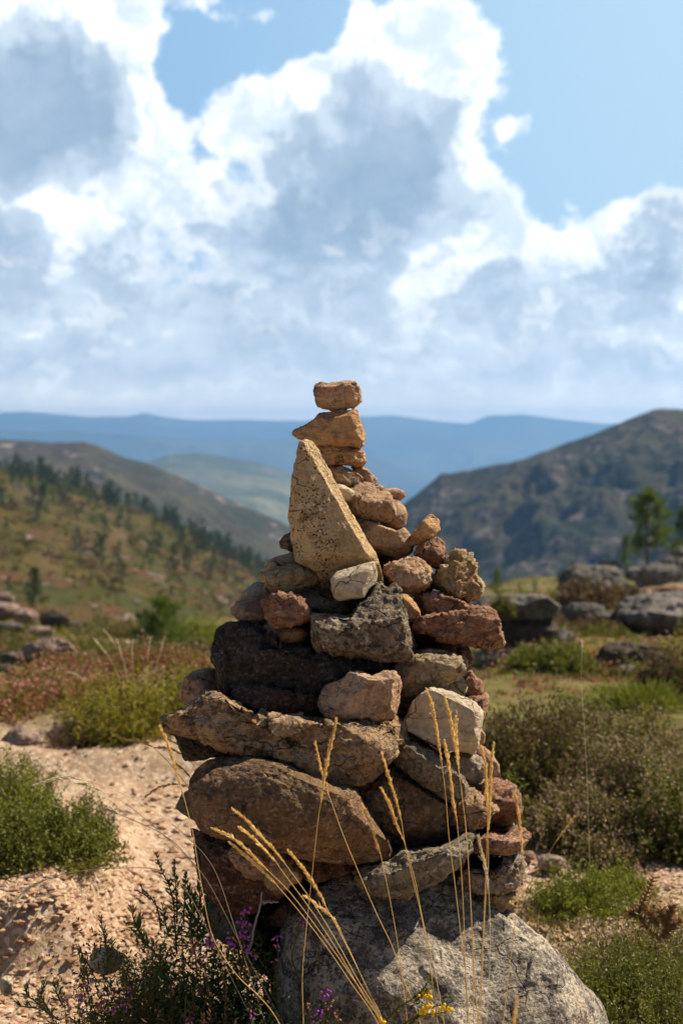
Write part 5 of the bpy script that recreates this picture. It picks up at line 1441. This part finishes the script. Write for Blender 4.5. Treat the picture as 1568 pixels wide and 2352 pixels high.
def gravel(name, label, N, ymin, ymax, amin, amax, smin, smax, seed, m, dens=None):
    rs = np.random.RandomState(seed)
    Y = ymin + (ymax - ymin) * rs.rand(N); X = rs.uniform(amin, amax, N) * Y
    if dens is not None:
        k = dens(X, Y) > rs.rand(N); X, Y = X[k], Y[k]
    n = len(X)
    sz = smin * (smax / smin) ** (rs.rand(n) ** 2.2)
    Z = ground_h(X, Y) + relief(X, Y) + sz * .15
    base = np.array([[1, 0, 0], [-1, 0, 0], [0, 1, 0], [0, -1, 0], [0, 0, 1], [0, 0, -1], [.7, .7, .5], [-.7, .7, .5], [-.7, -.7, .5], [.7, -.7, .5]], float)
    fc = np.array([[0, 6, 9], [0, 2, 6], [6, 2, 7], [2, 1, 7], [7, 1, 8], [1, 3, 8], [8, 3, 9], [3, 0, 9], [4, 9, 6], [4, 6, 7], [4, 7, 8], [4, 8, 9], [5, 2, 0], [5, 1, 2], [5, 3, 1], [5, 0, 3]])
    V = base[None] * rs.uniform(.6, 1.25, (n, 10, 1)) * sz[:, None, None] * np.stack([rs.uniform(.7, 1.3, n), rs.uniform(.6, 1.1, n), rs.uniform(.35, .8, n)], 1)[:, None, :]
    a = rs.uniform(0, 6.28, n); ca, sa = np.cos(a)[:, None], np.sin(a)[:, None]
    Vx = V[:, :, 0] * ca - V[:, :, 1] * sa; Vy = V[:, :, 0] * sa + V[:, :, 1] * ca
    V = np.stack([Vx + X[:, None], Vy + Y[:, None], V[:, :, 2] + Z[:, None]], 2)
    f = (fc[None] + (np.arange(n) * 10)[:, None, None]).reshape(-1, 3)
    me = mesh_np(name, V.reshape(-1, 3), f, [m], False, attrs={'tint': np.repeat(rs.rand(n), 10)})
    tag(link(name, me), label, kind='stuff')


GM, g, b = mat('gravel_stone', 0.9, 0.2)
at_ = g.node('ShaderNodeAttribute'); at_.attribute_name = 'tint'
cr = g.node('ShaderNodeValToRGB'); g.put(cr.inputs[0], at_.outputs['Fac'])
cr.color_ramp.elements[0].color = (0.26, 0.14, 0.085, 1); cr.color_ramp.elements[1].color = (0.50, 0.38, 0.28, 1)
for p, c in ((0.02, (0.26, 0.14, 0.085)), (0.35, (0.42, 0.275, 0.165)), (0.8, (0.50, 0.34, 0.23)), (0.95, (0.50, 0.38, 0.28))):
    e = cr.color_ramp.elements.new(p); e.color = (*c, 1)
g.put(b.inputs['Base Color'], cr.outputs[0])
gravel('gravel', 'pink and cream gravel on the soil at the left', 30000, 3.1, 5.2, -.30, .0, .0022, .018, 1, GM, dens=lambda X, Y: np.clip(.7 + nz(X, Y, 2, 41) * 1.5, 0, 1))
gravel('path_gravel', 'scattered grit on the sandy path', 15000, 5.0, 7.6, -.30, .28, .003, .026, 2, GM, dens=lambda X, Y: np.clip(.35 + nz(X, Y, 1.2, 43) * 2, 0, 1))
gravel('track_gravel', 'fine gravel on the track at the right', 5000, 4.4, 5.6, .08, .30, .003, .014, 3, GM)

# dry litter: bits of stalk and twig lying on the soil
rs = np.random.RandomState(88); N = 2600
Y = rs.uniform(3.3, 6.6, N); X = rs.uniform(-.28, .26, N) * Y
Bp = np.stack([X, Y, ground_h(X, Y) + relief(X, Y) + .003], 1); an = rs.uniform(0, 6.28, N)
Dp = unit(np.stack([np.cos(an), np.sin(an), rs.normal(size=N) * .15], 1))
v_, f_, t_ = kites(Bp, Dp, rs.uniform(.01, .05, N), .0025, rs)
LT = Acc(); LT.add(v_, f_, t_); tag(LT.build('litter', LM['dryturf'], origin=(0, 0, 0)), 'dry bits of stalk lying on the bare soil', kind='stuff')
# single stones on the ground
GS = 'loose stones lying on the ground'
def ground_rock(D, Y, T, m, label, seed, group=GS, **k):
    x0, y0, x1, y1 = D
    rs = random.Random(seed)
    pts = []
    N = 11
    for i in range(N):
        a = 2 * math.pi * i / N
        r = rs.uniform(.86, 1.06)
        cxx = math.cos(a); sy = math.sin(a)
        ex = abs(cxx) ** .8 * (1 if cxx > 0 else -1); ey = abs(sy) ** .8 * (1 if sy > 0 else -1)
        pts.append(((x0 + x1) / 2 + ex * r * (x1 - x0) / 2, (y0 + y1) / 2 + ey * r * (y1 - y0) / 2))
    if Y is None:
        Y = on_ground((x0 + x1) / 2, y1 - (y1 - y0) * .1).y
        Y += T * .3
    return rock(k.pop('name', 'loose_stone'), 'D', pts, Y, T, m, label, 'stone', group, seed=seed, n=k.pop('n', 18), roundness=k.pop('roundness', .35), **k)


ground_rock((0,2240,32,2288), 3.75, .06, 'white', 'small white stone standing at the lower left edge', 201)
ground_rock((205,2172,282,2240), 3.75, .12, 'white', 'pale flat stone behind the brightest leafy plant', 202)
ground_rock((60,1930,172,1985), 5.05, .16, 'pink', 'flat red stone lying in the dark green bush', 203)
ground_rock((4,1668,102,1758), 7.0, .25, 'farpink', 'large reddish stone left of the gorse', 204)
ground_rock((115,2066,160,2084), None, .08, 'mauve', 'flat grey stone at the foot of the dark green bush', 205)
ground_rock((130,1690,160,1712), 7.3, .1, 'far', 'small grey stone behind the brown gorse', 206)
ground_rock((1232,1962,1296,2002), 5.2, .12, 'quartz', 'pale grey stone at the edge of the right track', 207)
ground_rock((1195,1955,1228,1978), 5.3, .1, 'mauve', 'small mauve stone left of the pale grey one', 208)
ground_rock((1335,1718,1362,1738), 6.9, .08, 'white', 'white stone glimpsed above the dark heather', 209)
ground_rock((1545,2150,1600,2200), 4.5, .12, 'white', 'pale stone behind the dead gorse at the right edge', 210)
ground_rock((395,1938,425,1955), 5.6, .08, 'pink', 'little reddish stone lying on the sand by the cairn', 211)
ground_rock((555,1806,580,1816), 6.7, .08, 'pink', 'reddish pebble on the far sand', 212)
rsx = random.Random(9)
for k in range(26):
    px = rsx.choice([rsx.uniform(150, 430), rsx.uniform(0, 400), rsx.uniform(1210, 1560)])
    py = rsx.uniform(1790, 1900) if px < 500 else rsx.uniform(1990, 2080)
    if k > 12 and px < 500: py = rsx.uniform(2000, 2330)
    s = rsx.uniform(5, 11)
    q = on_ground(px, py)
    ground_rock((px - s, py - s * .6, px + s, py + s * .6), q.y, s / F * q.y * 1.4, rsx.choice(['pink', 'white', 'mauve', 'farpink']), 'fist sized loose stone scattered on the bare soil', 220 + k, group='fist sized stones scattered on the soil', n=10)

# ------------------------------------------------------------------ granite outcrops behind
OR = 'granite boulders on the slope to the right'
def bg(D, label, m='far', T=None, group=OR, seed=1, foot=None, Y=None, **k):
    x0, y0, x1, y1 = D
    if Y is None: Y = on_ground((x0 + x1) / 2, foot or y1).y
    wid = (x1 - x0) / F * Y
    return ground_rock(D, Y + wid * .15, T or wid * .7, m, label, seed, group=group, name='granite_boulder', n=k.pop('n', 40), roundness=k.pop('roundness', .28), rough=1.0, chip=.9, nf=4, ncut=3, top=k.pop('top', .35), tops=1.2, **k)


bg((1070,1366,1293,1424), 'long flat topped granite slab with a rounded right end', seed=301, Y=12.6, boxy=4, T=1.1, roundness=.15)
bg((1085,1402,1275,1492), 'dark undercut block beneath the long flat topped slab', 'dark', seed=302, Y=12.75, T=.9, roundness=.1)
bg((1274,1298,1438,1382), 'whale backed granite boulder right of the long slab', seed=303, Y=30, roundness=.5, T=2)
bg((1221,1445,1338,1500), 'domed grey boulder below the long flat slab', seed=304, roundness=.6, foot=1498)
bg((1080,1488,1246,1532), 'pale low granite shelf beside the cairn', 'quartz', seed=305, foot=1534, roundness=.3, T=.5)
bg((1285,1384,1392,1428), 'grey rounded boulder in front of the whale backed one', seed=320, Y=19)
bg((1462,1296,1572,1346), 'large rounded boulder right of the pine trunk', seed=321, Y=38)
bg((1378,1342,1476,1390), 'rounded dark boulder in the middle of the rocky rise', 'dark', seed=322, Y=27)
bg((1340,1404,1432,1442), 'low grey boulder left of the big sloping slab', seed=323, Y=17)
bg((1366,1474,1514,1546), 'dark leaning boulder in the green turf on the right', 'dark', seed=306, foot=1542, roundness=.3)
bg((1403,1526,1480,1560), 'small pale boulder under the dark leaning one', 'far', seed=307, foot=1558)
bg((1494,1498,1541,1536), 'small grey boulder right of the dark leaning one', seed=308, foot=1534)
bg((1418,1358,1640,1458), 'big sloping granite slab at the right edge', 'far', seed=309, Y=17, T=2, facets=[(-.3,.2,-.6,1,1.2)])
bg((1438,1368,1535,1412), 'pale slab above the big sloping one', seed=310, Y=22)
bg((1505,1278,1600,1330), 'dark rounded boulder high at the right edge', seed=311, Y=50)
bg((1538,1256,1620,1290), 'topmost pale boulder at the right edge', seed=312, Y=56)
bg((1305,1292,1355,1326), 'small dark boulder behind the whale backed one', seed=313, Y=46)
bg((1368,1286,1430,1312), 'low boulder under the pine tree on its left', seed=314, Y=50)
bg((1430,1300,1500,1338), 'grey boulder at the foot of the pine tree', seed=315, Y=46)
bg((1455,1320,1545,1365), 'jumbled boulder below the pine tree', 'far', seed=316, Y=40)
bg((1528,1520,1600,1560), 'pale boulder cut by the right edge above the heather', seed=317, foot=1556)
bg((1390,1330,1450,1368), 'broken boulder between the whale back and the pine', seed=318, Y=42)
bg((1500,1340,1600,1380), 'broken slab high at the right edge', 'mauve', seed=319, Y=33)
rsj = random.Random(17)
for k in range(22):
    px = rsj.uniform(1285, 1565); py = rsj.uniform(1318, 1425) if k % 2 else rsj.uniform(1300, 1375)
    w = rsj.uniform(14, 36); hh_ = w * rsj.uniform(.35, .6)
    Yj = on_ground(px, min(1440, py + hh_ + 8)).y if py > 1380 else 20 + (1440 - py) * .22
    ground_rock((px - w, py - hh_ * .5, px + w, py + hh_), Yj, w / F * Yj * 1.3, rsj.choice(['far', 'far', 'mauve']), 'jumbled granite block on the rocky rise below the pine', 500 + k, group='jumbled granite blocks on the rocky rise', name='granite_block', n=14, roundness=.2, rough=.8)
OL = 'granite outcrops on the left'
bg((-30,1384,48,1424), 'pinkish sloping outcrop at the left edge', 'farpink', seed=331, Y=26, group=OL, T=1.2)
bg((26,1398,92,1432), 'low pinkish outcrop against the dark hollowed boulder', 'farpink', seed=340, Y=25, group=OL, T=.8)
bg((-20,1360,34,1390), 'small pinkish outcrop behind the sloping one', 'farpink', seed=341, Y=34, group=OL, T=.8)
bg((88,1402,164,1448), 'dark hollowed boulder right of the pinkish outcrop', 'dark', seed=332, Y=30, group=OL)
bg((-10,1430,54,1456), 'grey slab under the pinkish outcrop', 'far', seed=333, group=OL, foot=1456)
bg((50,1466,175,1530), 'broad pinkish rock sheet in the turf on the left', 'farpink', seed=334, group=OL, foot=1530, roundness=.2)
bg((-10,1496,84,1532), 'low rock sheet at the left edge', 'far', seed=335, group=OL, foot=1532)
bg((-10,1526,35,1546), 'small pale rock at the left edge under the sheet', 'far', seed=336, group=OL, foot=1546)
bg((34,1458,86,1480), 'dark cornered rock above the broad sheet', 'mauve', seed=337, group=OL, foot=1482)
bg((60,1438,130,1466), 'long thin pinkish rock behind the broad sheet', 'farpink', seed=338, group=OL, foot=1466)
bg((150,1425,200,1446), 'small rock right of the dark hollowed boulder', 'far', seed=339, group=OL, foot=1446)

# pale rocks scattered on the near hillside, one mesh in three shapes
rsx = random.Random(21)
A_, T_, X_, D__, Z_g = HILLS['near_hillside']
def hill_point(a, t):
    i = int(np.clip(np.interp(a, A_, np.arange(len(A_))), 0, len(A_) - 1)); j = int(np.clip(np.interp(t, T_, np.arange(len(T_))), 0, len(T_) - 1))
    return Vector((X_[j, i], D__[j, i], Z_g[j, i]))
protos = []
for k in range(3):
    o = ground_rock((500 - 20, 1400 - 11, 500 + 20, 1400 + 11), 200, 1.8, 'far', 'pale rock scattered on the green hillside', 400 + k, group='pale rocks scattered on the green hillside', name='hillside_rock', n=9)
    protos.append(o)
for k in range(44):
    o = protos[k] if k < 3 else protos[k % 3].copy()
    if k >= 3: COL.objects.link(o)
    a = rsx.uniform(-.222, -.06); t = rsx.uniform(.15, .95)
    p = hill_point(a, t)
    o.location = p + Vector((0, 0, .05)); s = rsx.uniform(.25, .7) * (p.y / 200); o.scale = (s * rsx.uniform(.8, 1.4), s, s * .8)
    o.rotation_euler = (0, 0, rsx.uniform(0, 6.28))


# ------------------------------------------------------------------ pines
def pine(name, label, foot, h, seed, key='pine', nclump=46, nleaf=34, crown_from=.3, width=.30, trunk_r=.02, cat='pine tree', group=None, leaf=.09, taper=1.0):
    """whorled branches carrying tufts of needles; every size is a share of the height h"""
    rs = np.random.RandomState(seed + 2000)
    root = bpy.data.objects.new(name, None); COL.objects.link(root); root.location = foot
    tag(root, label, cat, group)
    T = Acc(); f0 = np.array(foot)
    bend = rs.normal(size=2) * .02 * h
    ts = np.linspace(0, 1, 9)
    ln = np.stack([bend[0] * np.sin(ts * 3), bend[1] * np.sin(ts * 2.5), ts * h - .03 * h], 1) + f0
    v, f = tube(ln, np.linspace(trunk_r, trunk_r * .25, 9) * h, 6); T.add(v, f)
    Cn = Acc()
    for i in range(nclump):
        t = crown_from + (1 - crown_from) * (i + rs.uniform(-.4, .4)) / nclump
        t = min(max(t, crown_from), .985)
        u = (t - crown_from) / (1 - crown_from)
        r = width * h * (1 - u) ** (.75 * taper) * rs.uniform(.35, 1.1) + .02 * h
        a = rs.uniform(0, 2 * math.pi)
        o = np.array([np.interp(t, ts, ln[:, 0]), np.interp(t, ts, ln[:, 1]), f0[2] + t * h - .03 * h])
        e = o + np.array([math.cos(a) * r, math.sin(a) * r, r * rs.uniform(.15, .6)])
        v, f = tube(np.stack([o, (o + e) / 2 - [0, 0, r * .06], e]), np.array([.006, .004, .002]) * h, 3); T.add(v, f)
        m = nleaf
        w = rs.uniform(.35, 1, m)[:, None]
        B = o * (1 - w) + e * w + rs.normal(size=(m, 3)) * .022 * h
        D = unit(unit((e - o)[None]) * .5 + rs.normal(size=(m, 3)) * .7 + [0, 0, .55])
        v, f, tt = kites(B, D, rs.uniform(.6, 1.2, m) * leaf * h, leaf * h * .16, rs)
        Cn.add(v, f, np.clip(tt * .5 + rs.rand() * .5, 0, 1))
    T.build('trunk', LM['bark'], root); Cn.build('crown', LM[key], root)
    return root


def hpx(y0, y1, Y): return (y1 - y0) / F * Y
p = on_ground(1487, 1345, 20, 75)
PY = 52
def pine_at(px, ytop, yfoot, Y, label, seed, **k):
    f = at(px, yfoot, Y)
    return pine(k.pop('name', 'pine_tree'), label, f, (yfoot - ytop) / F * Y, seed, **k)
pine_at(1490, 1128, 1345, 50, 'lone pine tree with a bare dark lower trunk on the right', 1, key='brightpine', nclump=36, nleaf=85, crown_from=.36, width=.36, trunk_r=.022, leaf=.07, taper=.75)
pine_at(1572, 1160, 1300, 60, 'pine tree cut by the right edge', 2, key='brightpine', nclump=50, nleaf=40, crown_from=.15, width=.25)
pine_at(1438, 1228, 1310, 56, 'faint small pine left of the lone pine', 3, key='brightpine', nclump=36, nleaf=34, crown_from=.1, width=.2)
pine_at(1140, 1305, 1372, 34, 'small bushy pine above the long granite slab', 4, key='brightpine', nclump=40, nleaf=34, crown_from=.05, width=.42)
pine_at(1192, 1335, 1372, 34, 'smaller bright pine sapling right of the bushy one', 5, key='brightpine', nclump=26, nleaf=30, crown_from=.0, width=.36)
pine_at(1228, 1333, 1372, 36, 'dark pine sapling nearest the whale backed boulder', 6, nclump=24, nleaf=30, crown_from=.0, width=.3)
pine_at(1312, 1285, 1320, 60, 'tiny pine behind the whale backed boulder', 7, nclump=20, nleaf=24, crown_from=.0, width=.4)
pine_at(80, 1303, 1396, 60, 'young pine tree on the left above the outcrop', 8, nclump=44, nleaf=40, crown_from=.05, width=.34)
pine_at(20, 1322, 1372, 66, 'small pine at the left edge', 9, nclump=30, nleaf=30, crown_from=.0, width=.34)
pine_at(280, 1283, 1328, 110, 'round dark bush pine alone on the open hillside', 10, nclump=36, nleaf=34, crown_from=.0, width=.42, taper=.5)
# young green pine bush in front of the valley, left of the cairn
pine_at(372, 1372, 1545, 14, 'bushy bright green young pine left of the cairn', 11, key='brightpine', nclump=120, nleaf=70, crown_from=.0, width=.44, leaf=.06, taper=.55, trunk_r=.02)
pine_at(330, 1400, 1545, 15, 'darker young pine shoot behind the bushy one', 12, key='pine', nclump=60, nleaf=50, crown_from=.0, width=.38, leaf=.06, taper=.6)

protos = [pine('hillside_pine', 'small dark pine in the belt along the hillside ridge', (0, 0, 0), 1.0, 40 + k, nclump=20, nleaf=14, crown_from=.05, width=.30, leaf=.15) for k in range(4)]
for o in protos: o['group'] = 'small pines along the hillside ridge'
rsx = random.Random(33)
def copy_tree(r):
    n = r.copy(); COL.objects.link(n)
    for ch in r.children:
        c = ch.copy(); COL.objects.link(c); c.parent = n
    return n
spots = []
for k in range(230):
    a = rsx.uniform(-.225, -.045)
    u = rsx.random()
    t = 1.0 - abs(rsx.gauss(0, .10)) if u < .8 else rsx.uniform(.3, .9)
    if fbm(np.array([[a * 60, t * 6, 0]]), 2, 5)[0] < -.25 and u < .8: continue
    t = min(max(t, .2), .995)
    spots.append((a, t))
for k, (a, t) in enumerate(spots):
    o = protos[k] if k < 4 else copy_tree(protos[k % 4])
    p = hill_point(a, t)
    o.location = p - Vector((0, 0, .1))
    s = rsx.uniform(1.3, 4.4) * (0.55 + 0.45 * p.y / 300)
    o.scale = (s, s, s)
    o.rotation_euler = (0, 0, rsx.uniform(0, 6.28))
# scrub of the near hillside
def hill_scrub(hname, name, label, N, key, seed, size, a0, a1, t0, t1, thr):
    A_, T_, X_, D_, Z_ = HILLS[hname]
    rs = np.random.RandomState(seed)
    a = rs.uniform(a0, a1, N); t = rs.uniform(t0, t1, N)
    nn = fbm(np.stack([a * 90, t * 9, np.zeros(N)], 1), 4, seed)
    k = nn > thr; a, t = a[k], t[k]
    i = np.clip(np.interp(a, A_, np.arange(len(A_))).astype(int), 0, len(A_) - 2); j = np.clip(np.interp(t, T_, np.arange(len(T_))).astype(int), 0, len(T_) - 2)
    C = np.stack([X_[j, i], D_[j, i], Z_[j, i]], 1)
    n = len(C); m = 9
    s = rs.uniform(.4, 1.4, n) * size * (C[:, 1] / 200)
    B = np.repeat(C, m, 0) + rs.normal(size=(n * m, 3)) * np.repeat(s, m)[:, None] * [.45, .45, .12]
    D = unit(rs.normal(size=(n * m, 3)) * .8 + [0, 0, .9])
    v, f, tt = kites(B, D, np.repeat(s, m) * rs.uniform(.6, 1.1, n * m), np.repeat(s, m) * .5, rs)
    A = Acc(); A.add(v, f, tt)
    tag(A.build(name, LM[key], origin=(0, 0, 0)), label, kind='stuff')
hill_scrub('near_hillside', 'hillside_scrub', 'dark green scrub on the near hillside', 5200, 'green', 5, .5, -.225, -.03, .02, .98, .02)
hill_scrub('near_hillside', 'hillside_bracken', 'brown bracken on the near hillside', 5200, 'brown', 6, .5, -.225, -.03, .02, .98, .05)
hill_scrub('near_hillside', 'hillside_gorse', 'yellow green gorse cover on the near hillside', 2600, 'turf', 7, .42, -.225, -.03, .02, .98, .1)
rsh = random.Random(77)
for k in range(46):
    left = k % 2 == 0
    px = rsh.uniform(-30, 470) if left else rsh.uniform(1120, 1600)
    Yk = 9.5 * (34 / 9.5) ** rsh.random()
    if not left and Yk > 24: Yk *= .6
    s = rsh.uniform(.16, .34) * (Yk / 10) ** .6
    kk = rsh.choice(['olive', 'olive', 'brown', 'green', 'yellow'])
    shrub('low %s heath bush scattered on the slope beyond the path' % {'olive': 'olive', 'brown': 'brown', 'green': 'green', 'yellow': 'yellow green'}[kk], pt(px, Yk, .03), s * 1.5, s * 1.3, s * .75, 170, kk, .035 * (Yk / 10) ** .6, .013 * (Yk / 10) ** .6, 600 + k, tips=(rsh.choice(['rust', 'beige', 'brown', 'rosy']), .5), tipn=5, tipL=.03, K=12, name='heath_bush', group='low heath bushes scattered beyond the path', wood=False)
# shrubs on the right slope behind
shrub('brown bush between the whale backed boulder and the sloping slab', gp(1370, 1432), .9, .8, .75, 700, 'brown', .09, .03, 71, K=14, name='heath_bush', tips=('olive', .5), tipL=.06)
shrub('dark green rounded bush in front of the domed boulder', gp(1265, 1552), .34, .35, .26, 600, 'green', .05, .014, 72, K=16, name='heath_bush')
shrub('dark bush growing on the long flat slab', at(1150, 1412, 11.9), .14, .12, .17, 200, 'olive', .03, .01, 73, K=14, name='heath_bush')
shrub('brown heath bush at the right edge above the small boulders', gp(1560, 1600), .35, .4, .36, 500, 'brown', .035, .01, 74, K=14, name='heath_bush', tips=('olive', .6), tipL=.03)
shrub('tall grassy clump above the right heather bushes', gp(1470, 1620), .35, .3, .16, 400, 'fresh', .05, .006, 75, K=10, name='grass_clump', cat='grass clump', up=2.5)
shrub('small olive bush near the top of the right turf', gp(1440, 1450), .5, .5, .35, 300, 'olive', .06, .02, 76, K=12, name='heath_bush')
shrub('fresh green patch of bush left of the cairn foot slope', gp(455, 1500), .8, .8, .5, 600, 'fresh', .08, .02, 77, K=12, name='heath_bush')
